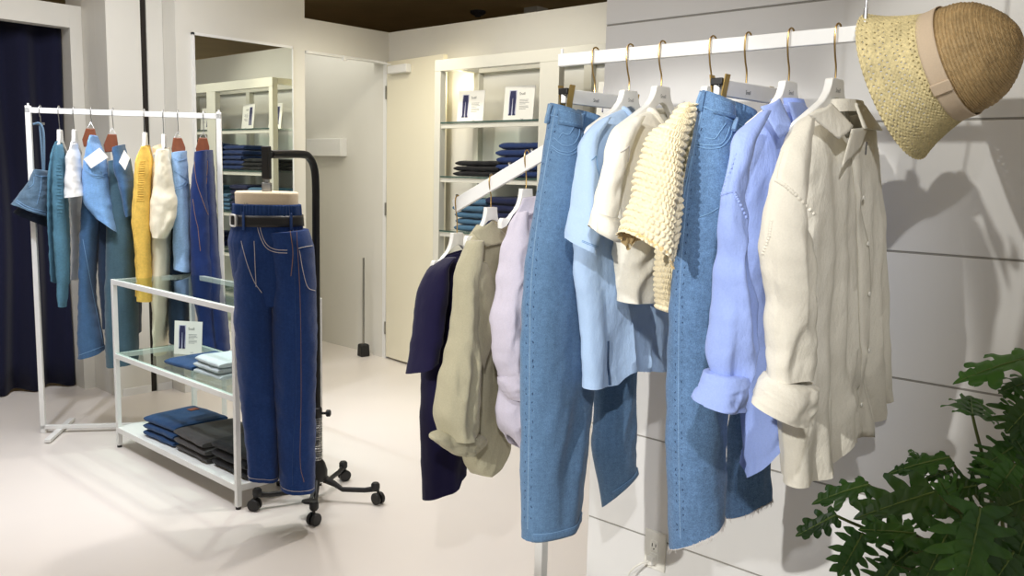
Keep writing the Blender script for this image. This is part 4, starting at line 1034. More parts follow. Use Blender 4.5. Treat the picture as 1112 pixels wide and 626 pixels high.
b = MB(); b.tube([W_ + np.array([0, 0, 1.405]), W_ + np.array([0, 0, 1.52])], .009, 12); b.lathe(W_ + np.array([0, 0, 1.405]), (0, 0, 1), [(.02, 0), (.02, .035), (.012, .04)], 16); b.build('hanger_rod', M['steel'], t)
FM = Frame(W_[0], W_[1], -38)
ft = thing('half_body_form', 'beige linen half body form hanging from the black stand', 'mannequin', W_ + np.array([0, 0, 1.30]))
def ring_loft(keys, n=26, nc=48, e=.92):
    K = np.array(keys, float); q = np.linspace(0, len(K) - 1, n); rows = []
    for v in q:
        z, rx, ry, ox, oy = [np.interp(v, range(len(K)), K[:, i]) for i in range(5)]
        rows.append([FM.loc(ox + rx * np.sign(math.cos(a)) * abs(math.cos(a)) ** e, z, oy + ry * np.sign(math.sin(a)) * abs(math.sin(a)) ** e) for a in np.linspace(0, 2 * math.pi, nc + 1)[:-1]])
    return np.array(rows)
Gf = ring_loft([(1.407, .02, .018, 0, 0), (1.408, .115, .098, 0, 0), (1.402, .122, .104, 0, 0), (1.33, .120, .102, 0, 0), (1.27, .112, .095, 0, 0), (1.22, .09, .075, 0, 0), (1.12, .08, .065, 0, 0), (1.11, .02, .02, 0, 0)], 60)
b = MB().grid(Gf, wrap=True); b.build('torso', M['linenform'], ft, angle=50)
text_mb('10', FM.loc(-.078, 1.352, .096), FM.a, (0, 0, 1), .018).build('size_mark', M['ink'], ft, smooth=False)
M['denm'] = m_denim('denim_deep_blue', (26, 56, 112), .5); M['denms'] = m_denim('denim_deep_seam', (36, 66, 120), .3)
JT = thing('jeans', 'deep blue wide jeans with black belt dressed on the hanging form', 'jeans', W_ + np.array([0, 0, 1.3]))
dpx = lambda u, v: FM.px(u, v)
left = [(258, 249, 299, 252, .118), (255.5, 262, 300, 264, .13), (254, 300, 301, 305, .125), (255, 360, 302, 365, .115), (259, 420, 304, 420, .10), (265, 470, 304, 470, .09), (270, 519, 303, 519, .085)]
right = [(284, 252, 335, 249, .118), (287, 264, 339.5, 262, .13), (294, 305, 342.5, 300, .125), (294, 365, 344, 360, .115), (296, 420, 343, 420, .10), (300, 470, 343, 475, .09), (304, 529, 342, 531, .085)]
RL = Loft(FM, right, n0=.012, nr=80, nc=80, fold=.012, ffreq=8, wr=.003, seed=71, e=.95); LLm = Loft(FM, left, n0=-.005, nr=80, nc=80, fold=.012, ffreq=8, wr=.003, seed=72, e=.95)
LLm.mb().build('leg', M['denm'], JT, angle=60); RL.mb().build('leg', M['denm'], JT, angle=60)
zt = [FM.px(294, v)[2] for v in (236, 246, 262, 300, 330)]
Gs = ring_loft([(zt[0] + .0, .132, .112, 0, 0), (zt[1], .136, .118, 0, 0), (zt[2], .150, .128, 0, 0), (zt[3], .135, .118, 0, 0.0), (zt[4], .10, .09, 0, 0)], 40, 90)
th = np.linspace(0, 2 * math.pi, 91)[:-1]
for i in range(40):
    g_ = .0035 * (1 - i / 40) * np.sin(th * 34 + 3 * pn(i * .05, 1, 2)); c_ = Gs[i].mean(axis=0); r_ = Gs[i] - c_; Gs[i] += r_ / np.linalg.norm(r_, axis=1)[:, None] * g_[:, None]
MB().grid(Gs, wrap=True).build('seat', M['denm'], JT, angle=70)
zw = [FM.px(294, v)[2] for v in (222, 240)]
Gw = ring_loft([(zw[0] + .002, .124, .106, 0, 0), (zw[0], .130, .112, 0, 0), (zw[1], .134, .115, 0, 0)], 14, 240)
th2 = np.linspace(0, 2 * math.pi, 241)[:-1]
for i in range(14):
    c_ = Gw[i].mean(axis=0); r_ = Gw[i] - c_; Gw[i] += r_ / np.linalg.norm(r_, axis=1)[:, None] * (.0028 * np.sin(th2 * 62))[:, None]
MB().grid(Gw, wrap=True).build('waistband', M['denms'], JT, angle=80)
seat_mb = MB().grid(Gs, wrap=True)
D = Drape([seat_mb, RL.mb(), LLm.mb()])
for nm, pts in (('pocket_stitching', [(281, 240), (284, 254), (290, 266), (299, 271), (312, 272)]), ('pocket_stitching', [(278.5, 240), (282, 256), (289, 269), (299, 274), (312, 275)]),
                ('fly_stitching', [(262, 262), (268, 285), (276, 306), (284, 318)]), ('fly_stitching', [(276, 262), (277, 290), (278, 312)]), ('back_pocket_stitching', [(324, 270), (332, 268), (339, 267)]), ('back_pocket_stitching', [(325, 272), (329, 295), (334, 312), (342, 316)]), ('yoke_stitching', [(315, 250), (318, 275), (316, 300)])):
    draped(JT, D, pts, M['thread'] if 'yoke' not in nm else M['threado'], .0013, 8, .001, nm)
draped(JT, D, [(322, 250), (326, 330), (327, 430), (326, 500), (330, 524)], M['threado'], .0010, 30, .001, 'seam_stitching')
draped(JT, D, [(318, 250), (321, 330), (321, 430), (318, 500), (318, 527)], M['denms'], .0022, 30, .001, 'outseam')
for Q, nm in ((RL, 'hem_stitching'), (LLm, 'hem_stitching')): seam(JT, Q, [(.985, -.95), (.985, .95)], 'thread', .0010, name=nm)
# belt
bt = thing('belt', 'black leather belt with pale ring buckle around the dressed jeans', 'belt', W_ + np.array([0, 0, 1.32]))
zB = [FM.px(294, v)[2] for v in (233, 245)]
Gb = ring_loft([(zB[0], .139, .120, 0, 0), (zB[1], .142, .123, 0, 0)], 4, 90); MB().grid(Gb, wrap=True).build('strap', M['blackleather'], bt, solid=.003)
b = MB(); jb = 37; p = Gb[1:3, jb].mean(axis=0) + FM.n * .006; e_ = Gb[0, jb + 1] - Gb[0, jb - 1]; e_ /= np.linalg.norm(e_)
b.tube([p + e_ * .022 * np.sign(math.cos(a)) * abs(math.cos(a)) ** .5 + np.array([0, 0, .022 * np.sign(math.sin(a)) * abs(math.sin(a)) ** .5]) for a in np.linspace(0, 2 * math.pi, 25)[:-1]], .004, 8, closed=True); b.build('buckle', M['white'], bt)
b = MB(); p2 = Gb[1:3, jb - 3].mean(axis=0) + FM.n * .004; b.obox(p2, e_, np.cross(e_, (0, 0, 1)), (0, 0, 1), .005, .004, .022); b.build('keeper', M['steel'], bt, bevel=.001)
for j in (12, 30, 60, 78):
    b = MB(); p = Gb[1:3, j].mean(axis=0); c_ = Gb[1].mean(axis=0); r_ = p - c_; r_[2] = 0; r_ /= np.linalg.norm(r_); tg = np.cross(r_, (0, 0, 1))
    b.obox(p + r_ * .004 + np.array([0, 0, .0]), tg, r_, (0, 0, 1), .006, .002, .034); b.build('belt_loop', M['denms'], JT, bevel=.001)

# ================================================================== CLOTHES RACK ON THE LEFT
K0 = np.array([1.722, 5.118, 0]); kd = np.array([.795, -.607, 0]); kd /= np.linalg.norm(kd); kp = np.array([-kd[1], kd[0], 0]); KL = 1.0; KZ = 1.79
t = thing('clothes_rack', 'white square tube clothes rack in front of the mirror wall', 'clothes rack', K0 + kd * KL / 2)
b = MB(); b.obox(K0 + kd * KL / 2 + np.array([0, 0, KZ - .014]), kd, kp, (0, 0, 1), KL / 2, .012, .014); b.build('top_bar', M['powder'], t, bevel=.0015)
for s_ in (0, KL):
    b = MB(); q = K0 + kd * (s_ + (.013 if s_ == 0 else -.013)); b.obox(q + np.array([0, 0, KZ / 2 + .005]), kd, kp, (0, 0, 1), .013, .012, KZ / 2 + .004); po = b.build('post', M['powder'], t, bevel=.0015)
    b = MB(); b.tube([q + np.array([0, 0, KZ + .005]), q + np.array([0, 0, KZ + .022])], .005, 10); b.build('post_pin', M['powder'], po)
    b = MB(); c = K0 + kd * (.1 if s_ == 0 else KL - .1); b.obox(c + np.array([0, 0, .016]), kp, kd, (0, 0, 1), .21, .016, .009); b.build('foot', M['powder'], t, bevel=.002)
b = MB(); b.obox(K0 + kd * KL / 2 + np.array([0, 0, .034]), kd, kp, (0, 0, 1), KL / 2, .012, .010); b.build('bottom_bar', M['powder'], t, bevel=.0015)
FR = Frame(K0[0], K0[1], math.degrees(math.atan2(kd[1], kd[0])))
def rs(u, v=126): return (FR.px(u, v) - FR.h) @ FR.a
def rack_hook(sx, zt, lean=.0):
    pts = [(0, 0, zt - .01), (0, .004, zt + .02), (0, .012, KZ - .045), (0, .020, KZ - .012), (0, .012, KZ + .008), (0, 0, KZ + .013), (0, -.012, KZ + .006), (0, -.017, KZ - .02)]
    return [FR.loc(sx + a + lean * (KZ - z), z, o) for a, o, z in smoothpath([np.array(p) for p in pts], 5)]
GR = 'garments on the clothes rack'; GRH = 'hangers on the clothes rack'
def neck_hanger(u, v, label, w=.016):
    """white hanger seen end-on: neck and sloping arms running away from the aisle"""
    sx = rs(u, v); zt = FR.px(u, v)[2]; t = thing('clothes_hanger', label, 'hanger', FR.loc(sx, zt - .08), GRH)
    b = MB(); ps = []
    for o_, z0, z1 in ((-.09, zt - .115, zt - .130), (-.075, zt - .1, zt - .118), (-.06, zt - .085, zt - .11), (-.03, zt - .055, zt - .09), (-.022, zt, zt - .07), (.022, zt, zt - .07), (.03, zt - .055, zt - .09), (.06, zt - .085, zt - .11), (.075, zt - .1, zt - .118), (.09, zt - .115, zt - .130)):
        ps.append([FR.loc(sx - w / 2, z0, o_), FR.loc(sx + w / 2, z0, o_), FR.loc(sx + w / 2, z1, o_), FR.loc(sx - w / 2, z1, o_)])
    b.grid(np.array(ps), wrap=True); b.f += [(0, 1, 2, 3), (39, 38, 37, 36)]; b.mi += [0, 0]; b.build('body', M['hanger'], t, bevel=.002)
    b = MB(); b.tube(rack_hook(sx, zt), .0022, 8); b.build('hook', M['steel'], t); return t
def wood_hanger(u, v, u2, v2, label):
    """brown wooden trouser hanger"""
    sx = rs(u, v); zt = FR.px(u, v)[2]; c1 = FR.px(u2, v2); t = thing('trouser_hanger', label, 'hanger', FR.loc(sx, zt - .05), GRH)
    h = zt - c1[2]; s2 = (c1 - FR.h) @ FR.a
    b = MB(); prof = [(sx - .022, zt), (sx + .022, zt), (s2 + .036, c1[2] + .01), (s2 + .034, c1[2] - .03), (s2 - .03, c1[2] - .04), (s2 - .036, c1[2] + .0)]
    b.plate([FR.loc(a, z, .03) for a, z in prof], FR.n + FR.a * .15, .02); b.build('bar', M['brown'], t, bevel=.004)
    b = MB(); b.tube([FR.loc(sx - .02, zt - .005, .03), FR.loc(sx, zt + .035, .02), FR.loc(sx + .02, zt - .005, .03)], .0022, 8); b.build('clip_ring', M['steel'], t)
    b = MB(); b.tube(rack_hook(sx, zt + .03), .0022, 8); b.build('hook', M['steel'], t); return t
def rloft(T, name, rows, mat, seed, d=.12, n0=0, nr=56, nc=56, fold=.006, ffreq=9, wr=.003, **kw):
    L = Loft(FR, [r if len(r) == 5 else (*r, d) for r in rows], n0=n0, nr=nr, nc=nc, fold=fold, ffreq=ffreq, wr=wr, seed=seed, **kw)
    L.mb().build(name, mat, T, angle=60); return L
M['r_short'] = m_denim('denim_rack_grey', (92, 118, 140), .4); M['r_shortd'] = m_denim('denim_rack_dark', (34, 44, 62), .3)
M['r_teal'] = m_knit('knit_teal', (80, 126, 150)); M['r_yel'] = m_knit('knit_yellow', (238, 196, 92), 260)
M['r_white'] = m_cloth('cotton_white', (238, 238, 236), .03); M['r_cream'] = m_cloth('cotton_cream_blouse', (236, 228, 204), .04, 800, 16, .4); M['r_beige'] = m_cloth('cotton_beige', (222, 204, 172), .04)
M['r_lblue'] = m_denim('denim_rack_light', (120, 164, 214), .3); M['r_mid'] = m_denim('denim_rack_mid', (66, 100, 138), .3); M['r_pale'] = m_denim('denim_rack_pale', (142, 176, 216), .35)
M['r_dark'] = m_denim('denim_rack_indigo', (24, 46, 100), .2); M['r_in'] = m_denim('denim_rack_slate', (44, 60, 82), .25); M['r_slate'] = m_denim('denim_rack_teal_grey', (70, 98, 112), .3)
# shorts with a strap
sx = rs(44); T = thing('denim_shorts', 'grey blue denim shorts hanging by a strap at the left end of the rack', 'shorts', FR.loc(sx, 1.4), GR)
sh1 = rloft(T, 'leg', [(37, 184, 54, 186), (31, 197, 55, 198), (22, 210, 55, 214), (13, 222, 54, 236)], M['r_short'], 81, .10, n0=.03)
sh2 = rloft(T, 'leg', [(38, 200, 55, 206), (26, 218, 54, 228), (15, 231, 54, 248)], M['r_shortd'], 82, .10, n0=-.05)
b = MB(); b.tube(smoothpath([FR.px(36, 135, .03), FR.px(43, 134, .03), FR.px(47, 142, .03), FR.px(48, 160, .03), FR.px(48, 186, .03)], 6), .006, 6); b.tube(smoothpath([FR.px(43, 134, .02), FR.px(44.5, 150, .02), FR.px(47, 186, .02)], 6), .006, 6); b.build('strap', M['r_short'], T)
th_ = thing('trouser_hanger', 'steel hanger hook holding the denim shorts by their strap', 'hanger', FR.loc(sx, 1.70), GRH)
b = MB(); b.tube(rack_hook(sx, 1.725), .0022, 8); b.build('hook', M['steel'], th_)
b = MB(); b.beam(FR.px(36, 134.5, .02), FR.px(48, 134.5, .02), .012, .012); b.build('bar', M['steel'], th_)
D = Drape([q_.mb() for q_ in (sh1, sh2)])
for pts in ([(38, 190), (46, 192), (54, 191)], [(15, 218), (30, 227), (53, 234)], [(16, 216), (31, 225), (53, 231)], [(45, 191), (44, 205), (40, 222)], [(37, 192), (36, 200), (30, 205)]): draped(T, D, pts, M['threadb'], .0016, 6, .001)
# teal sweater
neck_hanger(65, 141, 'white hanger inside the teal sweater on the rack')
T = thing('sweater', 'teal ribbed knit sweater beside the denim shorts on the rack', 'sweater', FR.loc(rs(65), 1.3), GR)
rloft(T, 'body', [(60, 154, 69, 153), (57, 163, 70, 162), (54, 185, 72, 185), (53, 230, 74, 230), (55, 290, 75, 290), (56, 306, 75, 308)], M['r_teal'], 84, .2)
sl = rloft(T, 'sleeve', [(60, 158, 68, 157), (58, 175, 70, 175), (57, 215, 71, 215), (58, 255, 73, 255), (61, 300, 75, 300), (63.5, 333, 72.5, 333)], M['r_teal'], 85, .05, n0=.2)
g = MB()
for k in range(16): g.tube([sl.pt(.12 + .021 * k, x, .0015) for x in (.1, .35, .6, .8)], .002, 4)
g.build('shoulder_ribs', M['r_teal'], T)
# white tee
neck_hanger(81, 141, 'white hanger inside the white tee on the rack')
T = thing('tee_shirt', 'white tee between the teal sweater and the light blue jeans on the rack', 'tee', FR.loc(rs(81), 1.3), GR)
rloft(T, 'body', [(78, 154, 85, 154), (75, 165, 87, 168), (74, 200, 89, 200), (76, 230, 89, 230), (78, 260, 87, 260), (76, 304, 85.5, 304)], M['r_white'], 87, .19, fold=.012)
rloft(T, 'sleeve', [(77, 157, 85, 156), (73, 168, 87, 172), (71, 190, 89, 195), (69.5, 215, 92, 212)], M['r_white'], 88, .08, n0=.16)
# light blue jeans with a white tag
wood_hanger(100, 140, 99, 152, 'brown hanger at the top of the light blue jeans with a white tag')
T = thing('jeans', 'light blue jeans with a white tag folded over a hanger beside the white tee', 'jeans', FR.loc(rs(100), 1.2), GR)
lg1 = rloft(T, 'leg', [(91, 200, 112, 205), (87, 255, 108, 258), (86, 310, 104, 315), (85, 350, 108, 345), (85, 389, 114, 379)], M['r_mid'], 90, .10, n0=.03, nr=70)
rloft(T, 'leg', [(104, 210, 126, 225), (106, 260, 129, 265), (108, 310, 130, 310), (112, 357, 132, 352)], M['r_in'], 91, .10, n0=-.05)
up = rloft(T, 'seat', [(98, 147, 105, 148), (94, 160, 111, 162), (91, 178, 117, 180), (90, 200, 121, 205), (93, 222, 126, 232), (106, 238, 131, 254)], M['r_lblue'], 92, .11, n0=.08)
b = MB(); b.plate([FR.px(91, 173, .21), FR.px(108, 160.5, .21), FR.px(117.5, 171, .21), FR.px(99, 183, .21)], FR.n, .003); b.build('tag', M['card'], T)
D = Drape([up.mb(), lg1.mb()])
for pts in ([(93, 187), (104, 193), (119, 190)], [(92, 185), (104, 191), (119, 188)], [(97, 180), (96, 187), (104, 193)], [(86, 386), (100, 381), (113, 376)], [(90, 260), (99, 310), (112, 374)], [(109, 186), (116, 205), (124, 225)]): draped(T, D, pts, M['threadb'], .0016, 8, .001)
# grey blue jeans with tag
wood_hanger(123.5, 146, 122, 158, 'brown hanger holding the slate jeans with a white tag')
T = thing('jeans', 'slate blue jeans with a white tag on a brown hanger beside the yellow sweater', 'jeans', FR.loc(rs(124), 1.2), GR)
rloft(T, 'leg', [(118, 175, 141, 172), (118, 210, 147, 212), (116, 260, 149, 260), (114.5, 320, 150, 320), (114.5, 360, 150.5, 360), (116, 398, 150, 390)], M['r_slate'], 94, .12, nr=70)
rloft(T, 'leg', [(122, 160, 136, 157), (124, 185, 141, 182), (130, 205, 145, 202), (136, 236, 147, 232)], M['r_mid'], 95, .09, n0=.09)
rloft(T, 'leg', [(132, 180, 144, 186), (138, 230, 153, 240), (140, 300, 154, 300), (142, 364, 153, 360)], M['r_in'], 96, .10, n0=-.1)
b = MB(); b.plate([FR.px(129, 176, .2), FR.px(135, 163, .2), FR.px(141, 172, .2), FR.px(136, 185, .2)], FR.n, .003); b.build('tag', M['card'], T)
# yellow sweater
neck_hanger(157.5, 144, 'white hanger inside the yellow sweater on the rack')
T = thing('sweater', 'yellow knit sweater hanging in the middle of the rack', 'sweater', FR.loc(rs(157), 1.3), GR)
rloft(T, 'body', [(154, 159, 162, 158), (149, 170, 165, 168), (146, 195, 167, 195), (144, 240, 168, 240), (147, 280, 168, 280), (148, 322, 167, 322)], M['r_yel'], 98, .2)
sl = rloft(T, 'sleeve', [(153, 160, 162, 160), (149, 174, 164, 172), (146, 205, 164, 205), (143, 240, 164, 240), (146, 265, 164, 268), (149, 300, 165, 300), (149, 327, 165, 327)], M['r_yel'], 99, .06, n0=.2)
g = MB()
for k in range(18): g.tube([sl.pt(.09 + .015 * k, x, .002) for x in (-.2, .1, .4)], .0022, 4)
g.build('shoulder_ribs', M['r_yel'], T)
# cream blouse
neck_hanger(178, 146, 'white hanger inside the cream blouse on the rack')
T = thing('blouse', 'cream cotton blouse between the yellow sweater and the pale jeans on the rack', 'blouse', FR.loc(rs(178), 1.2), GR)
rloft(T, 'body', [(170, 163, 184, 160), (166, 185, 189, 182), (165, 240, 190, 240), (165, 300, 188, 300), (166, 350, 184, 350), (167, 386, 180, 384)], M['r_cream'], 101, .19, fold=.012)
rloft(T, 'sleeve', [(172, 164, 183, 162), (169, 182, 186, 178), (166, 205, 189, 200), (163, 228, 192.5, 222), (163, 245, 191, 238), (165, 258, 182, 258)], M['r_cream'], 102, .09, n0=.17, fold=.01)
rloft(T, 'collar', [(165, 160, 176, 156), (166, 168, 178, 166)], M['r_beige'], 103, .07, n0=.05, nr=14, open_top=True)
# pale jeans on brown hanger
wood_hanger(194, 150, 195, 162, 'brown hanger holding the pale blue jeans on the rack')
T = thing('jeans', 'pale blue jeans on a brown hanger beside the cream blouse', 'jeans', FR.loc(rs(194), 1.2), GR)
pl = rloft(T, 'leg', [(186, 166, 203, 164), (187, 185, 204, 186), (188, 220, 206, 220), (188, 262, 208, 262), (189, 292, 208, 295)], M['r_pale'], 105, .10, n0=.06)
rloft(T, 'leg', [(189, 200, 206, 200), (186, 260, 208, 262), (184, 300, 208, 300), (183, 340, 207, 340), (184, 372, 207, 371)], M['r_in'], 106, .10, n0=-.05)
D = Drape([pl.mb()])
for pts in ([(188, 172), (195, 175), (203, 172)], [(188, 205), (196, 202), (204, 196)], [(188, 208), (196, 205), (204, 199)], [(189, 186), (195, 190), (203, 196)], [(203, 180), (205, 220), (207, 280)]): draped(T, D, pts, M['den2s'], .0017, 8, .001)
# indigo jeans on brown hanger
wood_hanger(221.5, 150, 221, 162, 'brown hanger holding the dark indigo jeans at the right end of the rack')
T = thing('jeans', 'dark indigo wide jeans on a brown hanger at the right end of the rack', 'jeans', FR.loc(rs(221), 1.2), GR)
la = rloft(T, 'leg', [(212, 165, 228, 163), (209, 190, 228, 188), (206, 230, 230, 230), (206.5, 265, 231, 265), (208, 305, 234, 305), (214, 345, 234, 345), (220, 378, 238, 378)], M['r_dark'], 108, .10, n0=.04, nr=70)
lb = rloft(T, 'leg', [(216, 165, 231, 163), (218, 190, 233, 190), (220, 230, 235.5, 230), (222, 265, 238, 265), (226, 305, 242, 305), (230, 345, 247, 345), (234, 379, 250, 379)], M['r_dark'], 109, .10, n0=.0, nr=70)
seam(T, la, [(.05, -.5), (.2, .1), (.32, .8)], 'threado', .0013); seam(T, lb, [(.05, .5), (.14, .2), (.24, -.2)], 'threado', .0013); seam(T, la, [(.24, -.4), (.38, .0), (.5, .1)], 'threado', .0013)

M['shelfw'] = m_plain('shelf_paint', (214, 212, 200), .45, var=.01)
# ================================================================== SHELF UNIT AGAINST THE WALL
SX0, SX1 = 4.02, 4.447; SY = [4.42, 3.42, 2.39]; SH = [1.830, 1.474, 1.110, .749, .38]; ST = 2.237
t = thing('shelf_unit', 'tall white shelf unit with glass shelves standing against the back wall', 'shelf unit', (4.23, 3.4, 0))
def spost(y0, y1, x0, x1):
    b = MB(); b.box(x0, x1, y0, y1, 0, ST - .0755 if x0 < 4.04 else ST - .0505); b.build('post', M['shelfw'], t, bevel=.002)
spost(SY[0] - .055, SY[0], SX0, SX0 + .05); spost(SY[1] - .075, SY[1] + .075, SX0, SX0 + .05); spost(SY[2], SY[2] + .055, SX0, SX0 + .05)
spost(SY[0] - .05, SY[0], SX1 - .06, SX1 - .005); spost(SY[1] - .03, SY[1] + .03, SX1 - .06, SX1 - .005); spost(SY[2], SY[2] + .05, SX1 - .06, SX1 - .005)
b = MB(); b.box(SX0, SX0 + .05, SY[2], SY[0], ST - .075, ST); b.box(SX0 + .051, SX1 - .061, SY[2], SY[2] + .05, ST - .05, ST); b.box(SX0 + .051, SX1 - .061, SY[0] - .05, SY[0], ST - .05, ST); b.box(SX1 - .06, SX1 - .013, SY[2], SY[0], ST - .05, ST); b.build('top_frame', M['shelfw'], t, bevel=.002)
b = MB(); b.box(SX0 + .05, SX1 - .01, SY[2], SY[0], 0, .09); b.build('plinth', M['shelfw'], t)
b = MB(); b.box(SX1 - .012, SX1 - .004, SY[2], SY[0], .05, ST - .02); b.build('back_panel', M['wall'], t)
for y1, y0 in ((SY[0] - .055, SY[1] + .075), (SY[1] - .075, SY[2] + .055)):
    for z in SH:
        b = MB(); b.box(SX0 + .006, SX1 - .07, y0 + .002, y1 - .002, z - .010, z); sh = b.build('glass_shelf', M['glass'], t, smooth=False)
        b = MB(); b.box(SX0 + .004, SX0 + .007, y0 + .002, y1 - .002, z - .010, z); b.build('front_edge', M['glassedge'], sh)
        b = MB(); b.box(SX0 + .012, SX0 + .03, y0, y1, z - .042, z - .012); b.build('shelf_rail', M['shelfw'], sh, bevel=.002)
GS = 'folded jeans on the wall shelves'; GC = 'sign cards on the wall shelves'
def ys(u, v, x=4.15): return on_x(u, v, x)[1]
# left bay
card('sign_card', 'left sign card with jeans picture on the top glass shelf', (4.16, ys(510, 131, 4.16), SH[0]), (.10, -1, 0), .225, .215, GC)
card('sign_card', 'right sign card with jeans picture on the top glass shelf', (4.16, ys(562, 130, 4.16), SH[0]), (.10, -1, 0), .235, .225, GC)
fw, fd = .32, .30
def sstack(y, zi, n, mat, colour, where, seed, h=.045, lx=fw, ly=fd, x=4.22): stack((x, y * .957, SH[zi] + .001), n, lx, ly * .96, h * .957, M[mat], colour, where, GS, seed, jit=.012)
sstack(4.24, 1, 3, 'f_black', 'black', "black stack on the left bay's second shelf", 21, .036, ly=.42)
sstack(3.86, 1, 5, 'f_deep', 'deep blue', "deep blue stack on the left bay's second shelf", 22, .046, ly=.36)
sstack(4.30, 2, 5, 'f_teal', 'teal blue', "left teal stack on the left bay's third shelf", 23, .046, ly=.30)
sstack(3.97, 2, 5, 'f_navy', 'navy', "navy stack on the left bay's third shelf", 24, .05, ly=.30)
sstack(3.72, 2, 4, 'f_teal', 'teal blue', "right teal stack on the left bay's third shelf", 25, .04, ly=.18)
# right bay, seen in the mirror and past the wall end
card('sign_card', 'sign card just past the end of the panelled wall on the top shelf', (4.16, 3.05, SH[0]), (.10, -1, 0), .225, .215, GC)
card('sign_card', 'sign card showing its jeans picture only in the wall mirror', (4.16, 2.70, SH[0]), (.10, -1, 0), .225, .215, GC)
sstack(3.30, 1, 6, 'f_deep', 'deep blue', "deep blue stack on the right bay's second shelf", 26, .042)
sstack(2.94, 1, 6, 'f_navy', 'navy', "navy stack on the right bay's second shelf", 27, .048)
sstack(2.94 + .36, 2, 5, 'f_teal', 'teal blue', "lower teal stack on the right bay's third shelf", 28, .046)
sstack(2.94, 2, 6, 'f_teal', 'pale teal', "taller teal stack on the right bay's third shelf", 29, .046)
sstack(2.66, 2, 5, 'f_navy', 'navy', "navy stack at the third shelf's far right end", 30, .05, ly=.2)
sstack(3.2, 3, 3, 'f_navy', 'navy', "navy stack on the right bay's fourth shelf", 32, .05)
sstack(4.1, 3, 3, 'f_deep', 'deep blue', "deep blue stack on the left bay's fourth shelf", 33, .05)

# ================================================================== PLANT
s = N('leaf_green'); oi = s.n('ShaderNodeObjectInfo')
base = s.ramp(s.noise(9, 3), [(.3, lin((46, 86, 34))), (.7, lin((76, 122, 48)))])
hue = s.n('ShaderNodeHueSaturation'); s.l(base, hue.inputs['Color']); mr = s.n('ShaderNodeMapRange'); mr.inputs['To Min'].default_value = .7; mr.inputs['To Max'].default_value = 1.45
s.l(oi.outputs['Random'], mr.inputs['Value']); s.l(mr.outputs['Result'], hue.inputs['Value'])
tr = s.n('ShaderNodeBsdfTranslucent'); s.l(hue.outputs['Color'], tr.inputs['Color']); mx = s.n('ShaderNodeMixShader'); mx.inputs['Fac'].default_value = .22
s.set(Base_Color=hue.outputs['Color'], Roughness=.38); s.l(s.b.outputs['BSDF'], mx.inputs[1]); s.l(tr.outputs['BSDF'], mx.inputs[2]); s.l(mx.outputs['Shader'], s.o.inputs['Surface'])
M['leaf'] = s.m; M['stem'] = m_plain('stem_green', (86, 98, 44), .5, var=.15); M['vein'] = m_plain('vein_green', (104, 128, 62), .5); M['pot'] = m_plain('planter_grey', (150, 148, 142), .6); M['soil'] = m_plain('soil_brown', (58, 44, 34), .95, var=.3)
PC = at(1092, 690, 1.60)
PC = np.array([min(PC[0], 1.80), PC[1], .70])
t = thing('potted_plant', 'green split leaf foliage plant in front of the panelled wall', 'plant', (PC[0], PC[1], 0))
b = MB(); b.lathe((PC[0], PC[1], 0), (0, 0, 1), [(.11, 0), (.125, .01), (.165, .62), (.17, .66), (.155, .66), (.15, .60)], 40); b.build('planter', M['pot'], t)
b = MB(); b.lathe((PC[0], PC[1], .60), (0, 0, 1), [(.148, 0), (.148, .03), (0, .04)], 30); b.build('soil', M['soil'], t)
def leaf(base, tip, W, nh, lobes=5, depth=.7, droop=.12, seed=0, fold=.25, sweep=.55):
    """split leaf: finger lobes swept forward from a narrow blade along the midrib"""
    base, tip = np.array(base), np.array(tip); Y = tip - base; L = np.linalg.norm(Y); Y /= L
    nh = np.array(nh, float); X = np.cross(Y, nh); X /= np.linalg.norm(X); Z = np.cross(X, Y)
    r = random.Random(seed); b = MB(); n = int(round(lobes))
    W3 = lambda x, y: base + X * x + Y * y + Z * (fold * abs(x) * (1 - .9 * abs(x) / W) - droop * L * (y / L) ** 2 - .55 * x * x / W * .6)
    def blade(sd, y0, ang, ln, wd):
        dx, dy = sd * math.cos(ang), math.sin(ang); px_, py_ = -dy, dx; ns, nc = 16, 5; G = np.zeros((ns, nc, 3)); cv = r.uniform(.05, .3)
        for i in range(ns):
            q = i / (ns - 1); w = wd * (1 - .25 * q) * (1 - q ** 4.5) ** .6 * (1 + .10 * math.sin(q * 13 + seed)) + .0004
            cx, cy = dx * ln * q, y0 + dy * ln * q + cv * ln * q * q * .5
            for j in range(nc):
                k = (j / (nc - 1) - .5) * 2; G[i, j] = W3(cx + px_ * k * w, cy + py_ * k * w) + Z * (.0025 * math.sin(q * 9 + k * 2 + sd) - .08 * w * k * k)
        b.grid(G)
    for sd in (-1, 1):
        for k in range(n):
            q = (k + .25 + .25 * r.random()) / n; env = math.sin(math.pi * (.16 + .72 * q)) ** .8 * (1.05 - .35 * q)
            ang = math.radians(-25 + 85 * q + r.uniform(-7, 7)); blade(sd, q * L * .80 + .02 * L, ang, W * env * r.uniform(.9, 1.1), L / n * (.36 + .10 * r.random()))
    ns = 30; G = np.zeros((ns, 5, 3))
    for i in range(ns):
        q = i / (ns - 1); w = W * (.48 - .2 * depth) * math.sin(math.pi * min(1, .06 + .94 * q ** .75)) ** .7 + .0006
        for j in range(5): G[i, j] = W3((j / 2 - 1) * w * (1 if q < .75 else 1), q * L)
    b.grid(G)
    mid = [W3(0, q * L) + Z * .0012 for q in np.linspace(0, .97, 14)]
    lo = b.build('leaf', M['leaf'], t, angle=180)
    v = MB(); v.tube(mid, list(np.linspace(.0018, .0005, 14)), 5); v.build('midrib', M['vein'], lo)
    return lo
up = np.array([0, 0, 1.0]); tc = -F_
